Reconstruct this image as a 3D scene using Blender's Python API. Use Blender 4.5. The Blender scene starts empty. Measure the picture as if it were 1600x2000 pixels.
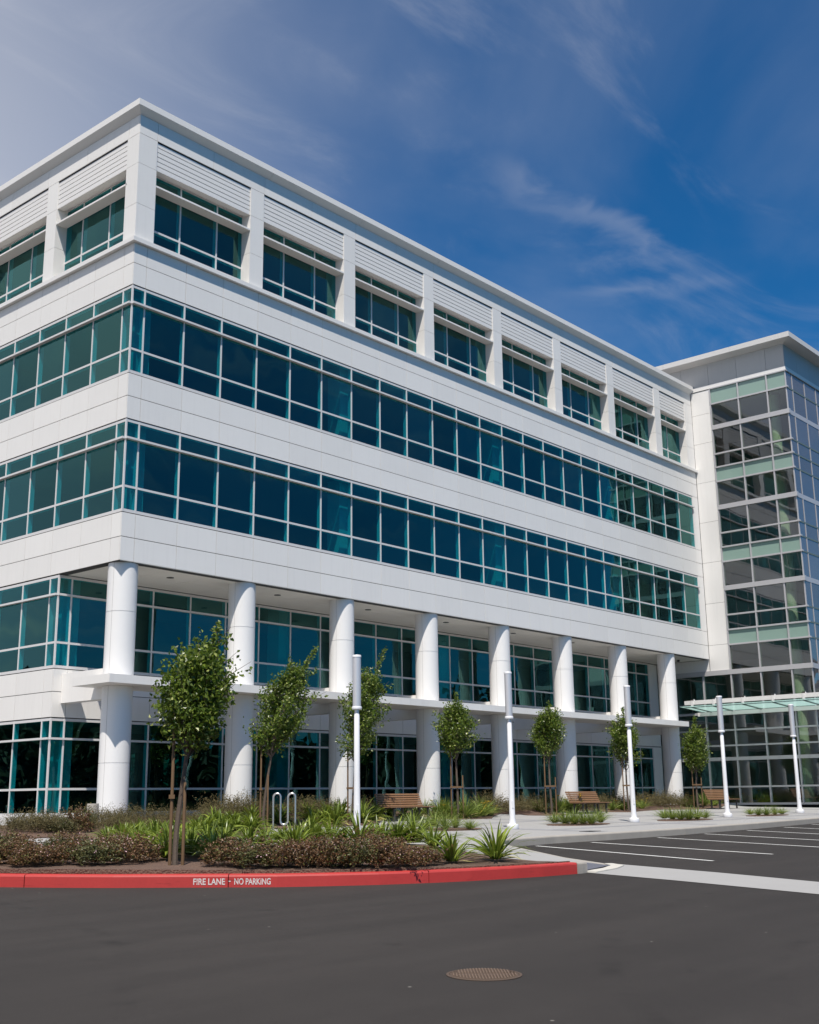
import bpy, bmesh, math, random
from mathutils import Vector, Matrix
import numpy as np
random.seed(7); rng = np.random.default_rng(7)
SC = bpy.context.scene
COL = SC.collection
R = math.radians

# ---------------------------------------------------------------- camera
M = 1.524                       # window module of the building (m)
C0 = 0.485                      # first mullion from the corner
yaw, pit, rol = R(49.244), R(13.708), R(-0.702)
F = Vector((math.sin(yaw)*math.cos(pit), math.cos(yaw)*math.cos(pit), math.sin(pit)))
rr = Vector((math.cos(yaw), -math.sin(yaw), 0)); uu = rr.cross(F)
RV = rr*math.cos(rol)+uu*math.sin(rol); UV = -rr*math.sin(rol)+uu*math.cos(rol)
cam_d = bpy.data.cameras.new('camera'); cam = bpy.data.objects.new('camera', cam_d); COL.objects.link(cam)
CAM = Vector((-12.82028*M, -18.25459*M, 0.0))
mt = Matrix((RV, UV, -F)).transposed().to_4x4(); mt.translation = CAM
cam.matrix_world = mt
cam_d.sensor_fit = 'HORIZONTAL'; cam_d.sensor_width = 36; cam_d.lens = 2293.88/1600*36
cam_d.clip_start = 0.1; cam_d.clip_end = 3000
SC.camera = cam

# ---------------------------------------------------------------- light
SUN_TO = Vector((-0.4255, -0.3676, 1.0)).normalized()
SUN_EL = math.asin(SUN_TO.z); SUN_AZ = math.atan2(SUN_TO.x, SUN_TO.y)
sd = bpy.data.lights.new('sun', 'SUN'); sd.energy = 5.0; sd.angle = R(0.53); sd.color = (1.0, 0.935, 0.845)
so = bpy.data.objects.new('sun', sd); COL.objects.link(so)
so.rotation_mode = 'QUATERNION'; so.rotation_quaternion = SUN_TO.to_track_quat('Z', 'Y'); so.location = (-30, -40, 60)
SC.view_settings.view_transform = 'Standard'; SC.view_settings.look = 'None'
SC.view_settings.exposure = 0.22; SC.view_settings.gamma = 1.0; SC.view_settings.use_curve_mapping = False
SC.cycles.transparent_max_bounces = 24; SC.cycles.max_bounces = 10
SC.cycles.caustics_reflective = False; SC.cycles.caustics_refractive = False

W = bpy.data.worlds.new('World'); SC.world = W; W.use_nodes = True
nt = W.node_tree; nt.nodes.clear()
def N(t, typ, **kw):
    n = t.nodes.new(typ)
    for k, v in kw.items():
        if k == 'inp':
            for kk, vv in v.items(): n.inputs[kk].default_value = vv
        else: setattr(n, k, v)
    return n
sky = N(nt, 'ShaderNodeTexSky', sky_type='NISHITA', sun_disc=False, sun_elevation=SUN_EL, sun_rotation=SUN_AZ, altitude=200, air_density=1.0, dust_density=0.25, ozone_density=3.0)
tint = N(nt, 'ShaderNodeMix', data_type='RGBA', blend_type='MULTIPLY'); tint.inputs['Factor'].default_value = 1
tint.inputs['B'].default_value = SKY_TINT = (0.13, 0.64, 1.0, 1)
nt.links.new(sky.outputs['Color'], tint.inputs['A'])
bg = N(nt, 'ShaderNodeBackground'); bg.inputs['Strength'].default_value = 0.085
tc = N(nt, 'ShaderNodeTexCoord')
# thin cirrus: noise on a plane high above, stretched along the wind
sep = N(nt, 'ShaderNodeSeparateXYZ'); nt.links.new(tc.outputs['Generated'], sep.inputs[0])
def MA(t, op, a, b=None, c=None, clamp=False):
    n = N(t, 'ShaderNodeMath', operation=op, use_clamp=clamp)
    for i, v in enumerate((a, b, c)):
        if v is None: continue
        if isinstance(v, (int, float)): n.inputs[i].default_value = v
        else: t.links.new(v, n.inputs[i])
    return n.outputs[0]
den = MA(nt, 'MAXIMUM', MA(nt, 'ADD', sep.outputs['Z'], 0.12), 0.05)
pu = MA(nt, 'DIVIDE', sep.outputs['X'], den); pv = MA(nt, 'DIVIDE', sep.outputs['Y'], den)
cmb = N(nt, 'ShaderNodeCombineXYZ'); nt.links.new(pu, cmb.inputs[0]); nt.links.new(pv, cmb.inputs[1])
def cloud(rot, scale, sc, detail, rough, dist, lo, hi, off=(0, 0, 0)):
    mp = N(nt, 'ShaderNodeMapping'); mp.inputs['Rotation'].default_value = (0, 0, R(rot)); mp.inputs['Scale'].default_value = scale; mp.inputs['Location'].default_value = off
    nt.links.new(cmb.outputs[0], mp.inputs['Vector'])
    nz = N(nt, 'ShaderNodeTexNoise'); nz.inputs['Scale'].default_value = sc; nz.inputs['Detail'].default_value = detail
    nz.inputs['Roughness'].default_value = rough; nz.inputs['Distortion'].default_value = dist
    nt.links.new(mp.outputs[0], nz.inputs['Vector'])
    r = N(nt, 'ShaderNodeMapRange', interpolation_type='SMOOTHSTEP'); r.inputs['From Min'].default_value = lo; r.inputs['From Max'].default_value = hi
    nt.links.new(nz.outputs['Fac'], r.inputs['Value']); return r.outputs['Result']
wisp = cloud(-14, (1.0, 1.9, 1), 1.7, 10, 0.60, 1.3, 0.47, 0.84, (1.7, 0.6, 0))
soft = cloud(10, (1.0, 1.2, 1), 1.1, 6, 0.52, 0.6, 0.42, 0.76, (4.2, 0.4, 0))
# the haze bank lies to the left (north-west) of the picture
dotl = MA(nt, 'ADD', MA(nt, 'MULTIPLY', pu, -0.757), MA(nt, 'MULTIPLY', pv, 0.653))
bank = N(nt, 'ShaderNodeMapRange', interpolation_type='SMOOTHSTEP'); bank.inputs['From Min'].default_value = -0.12; bank.inputs['From Max'].default_value = 0.66
dl2 = MA(nt, 'ADD', MA(nt, 'MULTIPLY', pu, -0.653), MA(nt, 'MULTIPLY', pv, 0.757))
nt.links.new(dl2, bank.inputs['Value'])
cl = MA(nt, 'ADD', MA(nt, 'MULTIPLY', wisp, 0.20), MA(nt, 'MULTIPLY', soft, 0.11))
bk = MA(nt, 'MULTIPLY', bank.outputs['Result'], MA(nt, 'ADD', MA(nt, 'MULTIPLY', soft, 0.36), 0.62))
al_ = MA(nt, 'ADD', MA(nt, 'MULTIPLY', pu, 0.757), MA(nt, 'MULTIPLY', pv, 0.653))
fn = N(nt, 'ShaderNodeTexNoise'); fn.inputs['Scale'].default_value = 7; fn.inputs['Detail'].default_value = 7; fn.inputs['Distortion'].default_value = .8; nt.links.new(cmb.outputs[0], fn.inputs['Vector'])
def MR(v, a, b, lo, hi):
    r = N(nt, 'ShaderNodeMapRange', interpolation_type='SMOOTHSTEP')
    for k, q in zip(('From Min', 'From Max', 'To Min', 'To Max'), (a, b, lo, hi)): r.inputs[k].default_value = q
    nt.links.new(v, r.inputs['Value']); return r.outputs['Result']
def streak(nu, nv, n0, tu, tv, t0, t1, wd, amp):
    nn = MA(nt, 'ADD', MA(nt, 'MULTIPLY', dl2, nu), MA(nt, 'MULTIPLY', al_, nv))
    nn = MA(nt, 'ADD', MA(nt, 'SUBTRACT', nn, n0), MA(nt, 'MULTIPLY', MA(nt, 'SUBTRACT', fn.outputs['Fac'], .5), .14))
    tt = MA(nt, 'ADD', MA(nt, 'MULTIPLY', dl2, tu), MA(nt, 'MULTIPLY', al_, tv))
    m = MA(nt, 'MULTIPLY', MR(MA(nt, 'ABSOLUTE', nn), 0, wd, 1, 0), MA(nt, 'MULTIPLY', MR(tt, t0, t0+.14, 0, 1), MR(tt, t1-.16, t1, 1, 0)))
    return MA(nt, 'MULTIPLY', MA(nt, 'MULTIPLY', m, MR(fn.outputs['Fac'], .3, .7, .35, 1)), amp)
cl = MA(nt, 'ADD', cl, streak(.583, .812, 1.08, -.812, .583, .86, 1.36, .040, .15))
cl = MA(nt, 'ADD', cl, streak(-.174, .985, 1.743, -.985, -.174, -.10, .26, .045, .15))
cl = MA(nt, 'ADD', cl, streak(.45, .89, 1.11, -.89, .45, .36, .80, .10, .06))
cl = MA(nt, 'ADD', cl, bk, clamp=True)
mix = N(nt, 'ShaderNodeMix', data_type='RGBA'); nt.links.new(cl, mix.inputs['Factor'])
nt.links.new(tint.outputs['Result'], mix.inputs['A']); mix.inputs['B'].default_value = (6.9, 7.0, 7.5, 1)
nt.links.new(mix.outputs['Result'], bg.inputs['Color'])
wo = N(nt, 'ShaderNodeOutputWorld'); nt.links.new(bg.outputs[0], wo.inputs['Surface'])

# ---------------------------------------------------------------- materials
def mat(name, col, rough=0.6, metal=0.0, spec=0.5, bump=None, var=None, coat=0):
    m = bpy.data.materials.new(name); m.use_nodes = True; t = m.node_tree
    b = t.nodes['Principled BSDF']; b.inputs['Base Color'].default_value = (*col, 1); b.inputs['Roughness'].default_value = rough
    b.inputs['Metallic'].default_value = metal; b.inputs['Specular IOR Level'].default_value = spec
    tcn = N(t, 'ShaderNodeTexCoord')
    if var:   # (scale, amount, scale2, amount2)
        src = None
        for i in range(0, len(var), 2):
            nz = N(t, 'ShaderNodeTexNoise'); nz.inputs['Scale'].default_value = var[i]; nz.inputs['Detail'].default_value = 6; nz.inputs['Roughness'].default_value = .65
            t.links.new(tcn.outputs['Object'], nz.inputs['Vector'])
            v = MA(t, 'MULTIPLY_ADD', MA(t, 'SUBTRACT', nz.outputs['Fac'], 0.5), var[i+1]*2, 1.0)
            src = v if src is None else MA(t, 'MULTIPLY', src, v)
        mx = N(t, 'ShaderNodeVectorMath', operation='SCALE'); mx.inputs[0].default_value = col; t.links.new(src, mx.inputs['Scale'])
        t.links.new(mx.outputs[0], b.inputs['Base Color'])
    if bump:
        nz = N(t, 'ShaderNodeTexNoise'); nz.inputs['Scale'].default_value = bump[0]; nz.inputs['Detail'].default_value = 5
        t.links.new(tcn.outputs['Object'], nz.inputs['Vector'])
        bp = N(t, 'ShaderNodeBump'); bp.inputs['Strength'].default_value = bump[1]; bp.inputs['Distance'].default_value = bump[2]
        t.links.new(nz.outputs['Fac'], bp.inputs['Height']); t.links.new(bp.outputs[0], b.inputs['Normal'])
    return m
def panel_mat(name, col, rough):
    m = mat(name, col, rough); t = m.node_tree; b = t.nodes['Principled BSDF']
    oi = N(t, 'ShaderNodeObjectInfo'); tcn = N(t, 'ShaderNodeTexCoord')
    nz = N(t, 'ShaderNodeTexNoise'); nz.inputs['Scale'].default_value = 1.3; nz.inputs['Detail'].default_value = 4
    gp = N(t, 'ShaderNodeNewGeometry'); t.links.new(gp.outputs['Position'], nz.inputs['Vector'])
    v = MA(t, 'ADD', MA(t, 'MULTIPLY', oi.outputs['Random'], 0.05), MA(t, 'MULTIPLY', nz.outputs['Fac'], 0.05))
    mp = N(t, 'ShaderNodeMapping'); mp.inputs['Scale'].default_value = (7, 7, .5); t.links.new(gp.outputs['Position'], mp.inputs['Vector'])
    ns = N(t, 'ShaderNodeTexNoise'); ns.inputs['Scale'].default_value = 1.0; ns.inputs['Detail'].default_value = 3; t.links.new(mp.outputs[0], ns.inputs['Vector'])
    rs = N(t, 'ShaderNodeMapRange'); rs.inputs['From Min'].default_value = .52; rs.inputs['From Max'].default_value = .80; rs.inputs['To Min'].default_value = 0; rs.inputs['To Max'].default_value = -.045
    t.links.new(ns.outputs['Fac'], rs.inputs['Value']); v = MA(t, 'ADD', v, rs.outputs['Result'])
    v = MA(t, 'ADD', v, 0.965)
    mx = N(t, 'ShaderNodeVectorMath', operation='SCALE'); mx.inputs[0].default_value = col; t.links.new(v, mx.inputs['Scale'])
    t.links.new(mx.outputs[0], b.inputs['Base Color'])
    # each sheet is very slightly out of true
    nm = N(t, 'ShaderNodeBump'); nm.inputs['Strength'].default_value = 0.12; nm.inputs['Distance'].default_value = 0.02
    n2 = N(t, 'ShaderNodeTexNoise'); n2.inputs['Scale'].default_value = 0.8; t.links.new(gp.outputs['Position'], n2.inputs['Vector'])
    t.links.new(n2.outputs['Fac'], nm.inputs['Height']); t.links.new(nm.outputs[0], b.inputs['Normal'])
    return m
def glass_mat(name, trans, base, power=4.2, top=0.9, refl=(1, 1, 1), wob=0.004):
    m = bpy.data.materials.new(name); m.use_nodes = True; t = m.node_tree; t.nodes.clear()
    out = N(t, 'ShaderNodeOutputMaterial'); mx = N(t, 'ShaderNodeMixShader')
    tr = N(t, 'ShaderNodeBsdfTransparent'); tr.inputs['Color'].default_value = (*[c**.5 for c in trans], 1)
    gl = N(t, 'ShaderNodeBsdfGlossy'); gl.inputs['Roughness'].default_value = 0.0; gl.inputs['Color'].default_value = (*refl, 1)
    lw = N(t, 'ShaderNodeLayerWeight'); lw.inputs['Blend'].default_value = 0.5
    ge = N(t, 'ShaderNodeNewGeometry')
    fac = MA(t, 'MULTIPLY_ADD', MA(t, 'POWER', lw.outputs['Facing'], power), top-base, base)
    fac = MA(t, 'MULTIPLY', fac, MA(t, 'SUBTRACT', 1.0, ge.outputs['Backfacing']))
    # sheets of real glass are never quite flat: a faint tilt per pane, a faint wave in it
    oi = N(t, 'ShaderNodeObjectInfo'); fac = MA(t, 'MULTIPLY', fac, MA(t, 'MULTIPLY_ADD', oi.outputs['Random'], .36, .82)); wn = N(t, 'ShaderNodeTexWhiteNoise', noise_dimensions='1D'); t.links.new(oi.outputs['Random'], wn.inputs['W'])
    v1 = N(t, 'ShaderNodeVectorMath', operation='SUBTRACT'); t.links.new(wn.outputs['Color'], v1.inputs[0]); v1.inputs[1].default_value = (.5, .5, .5)
    v2 = N(t, 'ShaderNodeVectorMath', operation='SCALE'); t.links.new(v1.outputs[0], v2.inputs[0]); v2.inputs['Scale'].default_value = wob*2
    nz = N(t, 'ShaderNodeTexNoise'); nz.inputs['Scale'].default_value = 1.1; nz.inputs['Detail'].default_value = 1; t.links.new(ge.outputs['Position'], nz.inputs['Vector'])
    v3 = N(t, 'ShaderNodeVectorMath', operation='SUBTRACT'); t.links.new(nz.outputs['Color'], v3.inputs[0]); v3.inputs[1].default_value = (.5, .5, .5)
    v4 = N(t, 'ShaderNodeVectorMath', operation='SCALE'); t.links.new(v3.outputs[0], v4.inputs[0]); v4.inputs['Scale'].default_value = wob*4
    v5 = N(t, 'ShaderNodeVectorMath', operation='ADD'); t.links.new(v2.outputs[0], v5.inputs[0]); t.links.new(v4.outputs[0], v5.inputs[1])
    v6 = N(t, 'ShaderNodeVectorMath', operation='ADD'); t.links.new(v5.outputs[0], v6.inputs[0]); t.links.new(ge.outputs['Normal'], v6.inputs[1])
    v7 = N(t, 'ShaderNodeVectorMath', operation='NORMALIZE'); t.links.new(v6.outputs[0], v7.inputs[0])
    t.links.new(v7.outputs[0], gl.inputs['Normal'])
    t.links.new(fac, mx.inputs[0]); t.links.new(tr.outputs[0], mx.inputs[1]); t.links.new(gl.outputs[0], mx.inputs[2]); t.links.new(mx.outputs[0], out.inputs[0])
    return m
def leaf_mat(name, c1, c2, c3=None, trans=0.35, rough=0.5):
    m = bpy.data.materials.new(name); m.use_nodes = True; t = m.node_tree; b = t.nodes['Principled BSDF']; out = t.nodes['Material Output']
    at = N(t, 'ShaderNodeAttribute', attribute_name='tint')
    cr = N(t, 'ShaderNodeValToRGB'); cr.color_ramp.elements[0].color = (*c1, 1); cr.color_ramp.elements[1].color = (*c2, 1); cr.color_ramp.elements[0].position = 0.05; cr.color_ramp.elements[1].position = 0.8
    if c3: e = cr.color_ramp.elements.new(0.95); e.color = (*c3, 1); cr.color_ramp.elements[1].position = 0.86
    t.links.new(at.outputs['Fac'], cr.inputs[0]); t.links.new(cr.outputs[0], b.inputs['Base Color']); b.inputs['Roughness'].default_value = rough
    tl = N(t, 'ShaderNodeBsdfTranslucent'); t.links.new(cr.outputs[0], tl.inputs['Color'])
    mx = N(t, 'ShaderNodeMixShader'); mx.inputs[0].default_value = trans
    t.links.new(b.outputs[0], mx.inputs[1]); t.links.new(tl.outputs[0], mx.inputs[2]); t.links.new(mx.outputs[0], out.inputs[0])
    return m
m_panel = panel_mat('white_metal_panel', (0.735, 0.718, 0.695), 0.42)
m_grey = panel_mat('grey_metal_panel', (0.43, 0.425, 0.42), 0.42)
m_gtrim = mat('pale_grey_trim', (0.58, 0.57, 0.56), 0.45)
m_trim = mat('white_trim', (0.735, 0.718, 0.70), 0.45)
m_frame = mat('window_frame_paint', (0.62, 0.61, 0.61), 0.4)
m_tframe = mat('tower_frame_aluminium', (0.50, 0.49, 0.50), 0.38, 0.25)
m_soffit = mat('soffit_white', (0.72, 0.70, 0.66), 0.5)
m_back = mat('joint_backing', (0.04, 0.04, 0.042), 0.8)
m_col = mat('column_white', (0.74, 0.73, 0.72), 0.38, var=(2.0, .02))
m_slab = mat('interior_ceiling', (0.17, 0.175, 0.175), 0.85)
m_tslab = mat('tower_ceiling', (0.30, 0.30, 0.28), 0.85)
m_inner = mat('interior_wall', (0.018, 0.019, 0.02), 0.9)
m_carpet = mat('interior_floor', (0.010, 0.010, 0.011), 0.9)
m_pier = mat('interior_column', (0.60, 0.61, 0.53), 0.7)
m_glass = glass_mat('teal_glass', (0.06, 0.54, 0.59), 0.110, refl=(.41, .96, .89), wob=.006)
m_tglass = glass_mat('grey_green_glass', (0.56, 0.69, 0.57), 0.17, top=0.95)
m_rglass = glass_mat('sky_grey_reflective_glass', (0.20, 0.27, 0.27), 0.46, refl=(1, .88, .84))
_t = m_rglass.node_tree; _o = [n for n in _t.nodes if n.type == 'OUTPUT_MATERIAL'][0]; _s = _o.inputs[0].links[0].from_socket
_d = N(_t, 'ShaderNodeBsdfDiffuse'); _d.inputs['Color'].default_value = (.185, .185, .205, 1); _m = N(_t, 'ShaderNodeMixShader'); _m.inputs[0].default_value = .42  # flat lavender grey mixed in, painting the hazy sky reflection into the glass
_t.links.new(_s, _m.inputs[1]); _t.links.new(_d.outputs[0], _m.inputs[2]); _t.links.new(_m.outputs[0], _o.inputs[0])
m_span = mat('pale_green_spandrel_glass', (0.24, 0.345, 0.30), 0.12, spec=0.6)
def frosted(name, col):
    m = bpy.data.materials.new(name); m.use_nodes = True; t = m.node_tree; t.nodes.clear()
    out = N(t, 'ShaderNodeOutputMaterial'); a = N(t, 'ShaderNodeBsdfTranslucent'); a.inputs['Color'].default_value = (*col, 1)
    b = N(t, 'ShaderNodeBsdfTransparent'); b.inputs['Color'].default_value = (.88, .96, .94, 1); mx = N(t, 'ShaderNodeMixShader'); mx.inputs[0].default_value = .42
    t.links.new(b.outputs[0], mx.inputs[1]); t.links.new(a.outputs[0], mx.inputs[2]); t.links.new(mx.outputs[0], out.inputs[0]); return m
m_can = frosted('canopy_glass', (0.50, 0.66, 0.64))
m_dark = mat('dark_fixture', (0.02, 0.02, 0.022), 0.4)
m_strut = mat('grey_green_strut', (0.12, 0.16, 0.15), 0.5)
# ---------------------------------------------------------------- helpers
class MB:
    def __init__(s): s.v = []; s.f = []; s.t = []
    def add(s, vs, fs, tint=None):
        b = len(s.v); s.v += [tuple(v) for v in vs]; s.f += [tuple(i+b for i in f) for f in fs]
        s.t += [0.5 if tint is None else tint]*len(fs); return s
    def box(s, x0, x1, y0, y1, z0, z1):
        return s.add([(x0,y0,z0),(x1,y0,z0),(x1,y1,z0),(x0,y1,z0),(x0,y0,z1),(x1,y0,z1),(x1,y1,z1),(x0,y1,z1)],
              [(0,3,2,1),(4,5,6,7),(0,1,5,4),(1,2,6,5),(2,3,7,6),(3,0,4,7)])
    def lathe(s, prof, n=24, cx=0, cy=0, cap=True):
        b = len(s.v); k = len(prof)
        for r, z in prof:
            for i in range(n):
                a = 2*math.pi*i/n; s.v.append((cx+r*math.cos(a), cy+r*math.sin(a), z))
        for j in range(k-1):
            for i in range(n): s.f.append((b+j*n+i, b+j*n+(i+1)%n, b+(j+1)*n+(i+1)%n, b+(j+1)*n+i)); s.t.append(.5)
        if cap:
            s.f.append(tuple(b+i for i in reversed(range(n)))); s.f.append(tuple(b+(k-1)*n+i for i in range(n))); s.t += [.5, .5]
        return s
    def tube(s, pts, rad, n=8, cap=True):
        pts = [Vector(p) for p in pts]; b = len(s.v); k = len(pts)
        if not isinstance(rad, (list, tuple)): rad = [rad]*k
        pn = None
        for i, p in enumerate(pts):
            d = (pts[min(i+1, k-1)]-pts[max(i-1, 0)]).normalized()
            if pn is None:
                pn = d.orthogonal().normalized()
            else:
                pn = (pn - d*pn.dot(d)); pn = pn.normalized() if pn.length > 1e-6 else d.orthogonal().normalized()
            q = d.cross(pn)
            for j in range(n):
                a = 2*math.pi*j/n; s.v.append(tuple(p+(pn*math.cos(a)+q*math.sin(a))*rad[i]))
        for i in range(k-1):
            for j in range(n): s.f.append((b+i*n+j, b+i*n+(j+1)%n, b+(i+1)*n+(j+1)%n, b+(i+1)*n+j)); s.t.append(.5)
        if cap:
            s.f.append(tuple(b+j for j in reversed(range(n)))); s.f.append(tuple(b+(k-1)*n+j for j in range(n))); s.t += [.5, .5]
        return s
    def mesh(s, name, m, smooth=False, tint=False):
        me = bpy.data.meshes.new(name); me.from_pydata(s.v, [], s.f); me.materials.append(m)
        if smooth:
            me.polygons.foreach_set('use_smooth', [True]*len(me.polygons))
            try: me.set_sharp_from_angle(angle=R(38))
            except Exception: pass
        if tint:
            a = me.attributes.new('tint', 'FLOAT', 'FACE'); a.data.foreach_set('value', s.t)
        me.update(); return me
    def obj(s, name, m, parent=None, loc=(0, 0, 0), smooth=False, tint=False, **props):
        return put(name, s.mesh(name, m, smooth, tint), loc, parent, **props)
def put(name, me, loc=(0, 0, 0), parent=None, rz=0.0, scale=None, **props):
    o = bpy.data.objects.new(name, me); COL.objects.link(o); o.location = loc
    if rz: o.rotation_euler = (0, 0, rz)
    if scale: o.scale = scale
    if parent is not None: o.parent = parent
    for k, v in props.items(): o[k] = v
    return o
def thing(name, label, cat, loc=(0, 0, 0), rz=0.0, group=None):
    o = put(name, None, loc, rz=rz, label=label, category=cat)
    if group: o['group'] = group
    return o
BX = {}
def boxm(name, dx, dy, dz, m):
    k = (name, round(dx, 3), round(dy, 3), round(dz, 3), m.name)
    if k not in BX:
        BX[k] = MB().box(0, dx, 0, dy, 0, dz).mesh(name, m)
    return BX[k]
def bx(name, x0, x1, y0, y1, z0, z1, m, parent, **props):
    return put(name, boxm(name, x1-x0, y1-y0, z1-z0, m), (x0, y0, z0), parent, **props)
def copy_tree(o, loc=None, rz=None, label=None, group=None, parent=None):
    c = o.copy(); COL.objects.link(c)
    if parent is not None: c.parent = parent
    if loc is not None: c.location = loc
    if rz is not None: c.rotation_euler = (0, 0, rz)
    if label: c['label'] = label
    if group: c['group'] = group
    for ch in list(o.children): copy_tree(ch, parent=c)
    return c
def ss(t):
    t = min(1., max(0., t)); return t*t*(3-2*t)
def zroad(x, y): return -.915+.005*x+.0165*y
def ground(x, y):
    """pavement and bed level: road + kerb, rising to the building"""
    zp = -.745+.005*x+.0165*y
    a = ss((y+1.7)/1.6); b = ss((y+6)/4.5); w = ss((x-.5)/3)
    return zp+(-.46-zp)*(b+(a-b)*w)
def paved(x, y):
    """like ground, but sinking to road level down the kerb ramp beside the crossing"""
    z = ground(x, y)
    k = ss((y+16.6)/4.6) if x < 3.2 else 1
    if y < -10: z = z-.165*(1-k)*ss((3.2-x)/2.0)*ss((-y-10)/2)
    return z
def drape(name, poly, zf, m, off=0.0, step=0.5, parent=None, skirt=0.0, **props):
    bm = bmesh.new(); vs = [bm.verts.new((x, y, 0)) for x, y in poly]; bm.faces.new(vs)
    xs = [p[0] for p in poly]; ys = [p[1] for p in poly]
    for ax, lo, hi in ((0, min(xs), max(xs)), (1, min(ys), max(ys))):
        k = math.ceil(lo/step)
        while k*step < hi:
            co = [0, 0, 0]; co[ax] = k*step; no = [0, 0, 0]; no[ax] = 1
            bmesh.ops.bisect_plane(bm, geom=bm.verts[:]+bm.edges[:]+bm.faces[:], plane_co=co, plane_no=no); k += 1
    bmesh.ops.triangulate(bm, faces=bm.faces[:])
    for v in bm.verts: v.co.z = zf(v.co.x, v.co.y)+off
    for f in bm.faces:
        if f.normal.z < 0: f.normal_flip()
    bm.normal_update()
    for f in bm.faces:
        if f.normal.z < 0: f.normal_flip()
    if skirt:
        be = [e for e in bm.edges if len(e.link_faces) == 1]
        r = bmesh.ops.extrude_edge_only(bm, edges=be)
        for v in [g for g in r['geom'] if isinstance(g, bmesh.types.BMVert)]: v.co.z -= skirt
    me = bpy.data.meshes.new(name); bm.to_mesh(me); bm.free(); me.materials.append(m)
    return put(name, me, (0, 0, 0), parent, **props)

# ---------------------------------------------------------------- ground
def asphalt():
    m = mat('asphalt', (0.0342, 0.0302, 0.0276), 0.85, spec=.25, var=(0.28, .22, 1.7, .14, 70, .42), bump=(160, .5, .008)); t = m.node_tree; b = t.nodes['Principled BSDF']
    src = b.inputs['Base Color'].links[0].from_socket; tcn = N(t, 'ShaderNodeTexCoord'); P = tcn.outputs['Object']
    def noise(scale, det, sc=(1, 1, 1), rot=0):
        mp = N(t, 'ShaderNodeMapping'); mp.inputs['Scale'].default_value = sc; mp.inputs['Rotation'].default_value = (0, 0, R(rot)); t.links.new(P, mp.inputs['Vector'])
        n = N(t, 'ShaderNodeTexNoise'); n.inputs['Scale'].default_value = scale; n.inputs['Detail'].default_value = det; n.inputs['Roughness'].default_value = .6; t.links.new(mp.outputs[0], n.inputs['Vector']); return n.outputs['Fac']
    def ramp(v, a, b_, lo, hi):
        r = N(t, 'ShaderNodeMapRange', interpolation_type='SMOOTHSTEP'); r.inputs['From Min'].default_value = a; r.inputs['From Max'].default_value = b_; r.inputs['To Min'].default_value = lo; r.inputs['To Max'].default_value = hi
        t.links.new(v, r.inputs['Value']); return r.outputs['Result']
    # drips of oil, wheel paths along the lane, a few tyre scrubs and pale grit
    k = ramp(noise(1.1, 3), .66, .78, 1.0, .72)
    k = MA(t, 'MULTIPLY', k, ramp(noise(.8, 5, (.16, 1.5, 1), 52), .35, .7, .90, 1.08))
    sp = N(t, 'ShaderNodeSeparateXYZ'); t.links.new(P, sp.inputs[0])
    nz = noise(2.2, 4)
    for cx, cy, r in ((-8.0, -28.8, 4.3), (-7.8, -28.9, 5.9), (-24, -12, 11.5), (-24.3, -12.2, 13.1), (-3, -34, 14.0)):
        d = MA(t, 'SQRT', MA(t, 'ADD', MA(t, 'POWER', MA(t, 'SUBTRACT', sp.outputs['X'], cx), 2), MA(t, 'POWER', MA(t, 'SUBTRACT', sp.outputs['Y'], cy), 2)))
        band = ramp(MA(t, 'ABSOLUTE', MA(t, 'SUBTRACT', d, r)), .06, .13, 1, 0)
        k = MA(t, 'MULTIPLY', k, MA(t, 'SUBTRACT', 1.0, MA(t, 'MULTIPLY', band, ramp(nz, .45, .7, 0, .20))))
    vo = N(t, 'ShaderNodeTexVoronoi'); vo.inputs['Scale'].default_value = 1.7; t.links.new(P, vo.inputs['Vector'])
    grit = ramp(vo.outputs['Distance'], .018, .030, 1.0, 0)
    mx = N(t, 'ShaderNodeVectorMath', operation='SCALE'); t.links.new(src, mx.inputs[0]); t.links.new(k, mx.inputs['Scale'])
    mg = N(t, 'ShaderNodeMix', data_type='RGBA'); t.links.new(grit, mg.inputs['Factor']); t.links.new(mx.outputs[0], mg.inputs['A']); mg.inputs['B'].default_value = (.20, .19, .17, 1)
    t.links.new(mg.outputs['Result'], b.inputs['Base Color']); return m
m_asph = asphalt()
m_conc = mat('concrete', (0.315, 0.31, 0.303), 0.8, var=(0.7, .06, 7, .05, 90, .06), bump=(150, .12, .003))
m_conc2 = mat('concrete_band', (0.265, 0.265, 0.275), 0.8, var=(1.5, .06, 60, .08))
m_kerb = mat('kerb_concrete', (0.33, 0.305, 0.27), 0.85, var=(3, .16, 30, .10), bump=(90, .2, .004))
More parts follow.
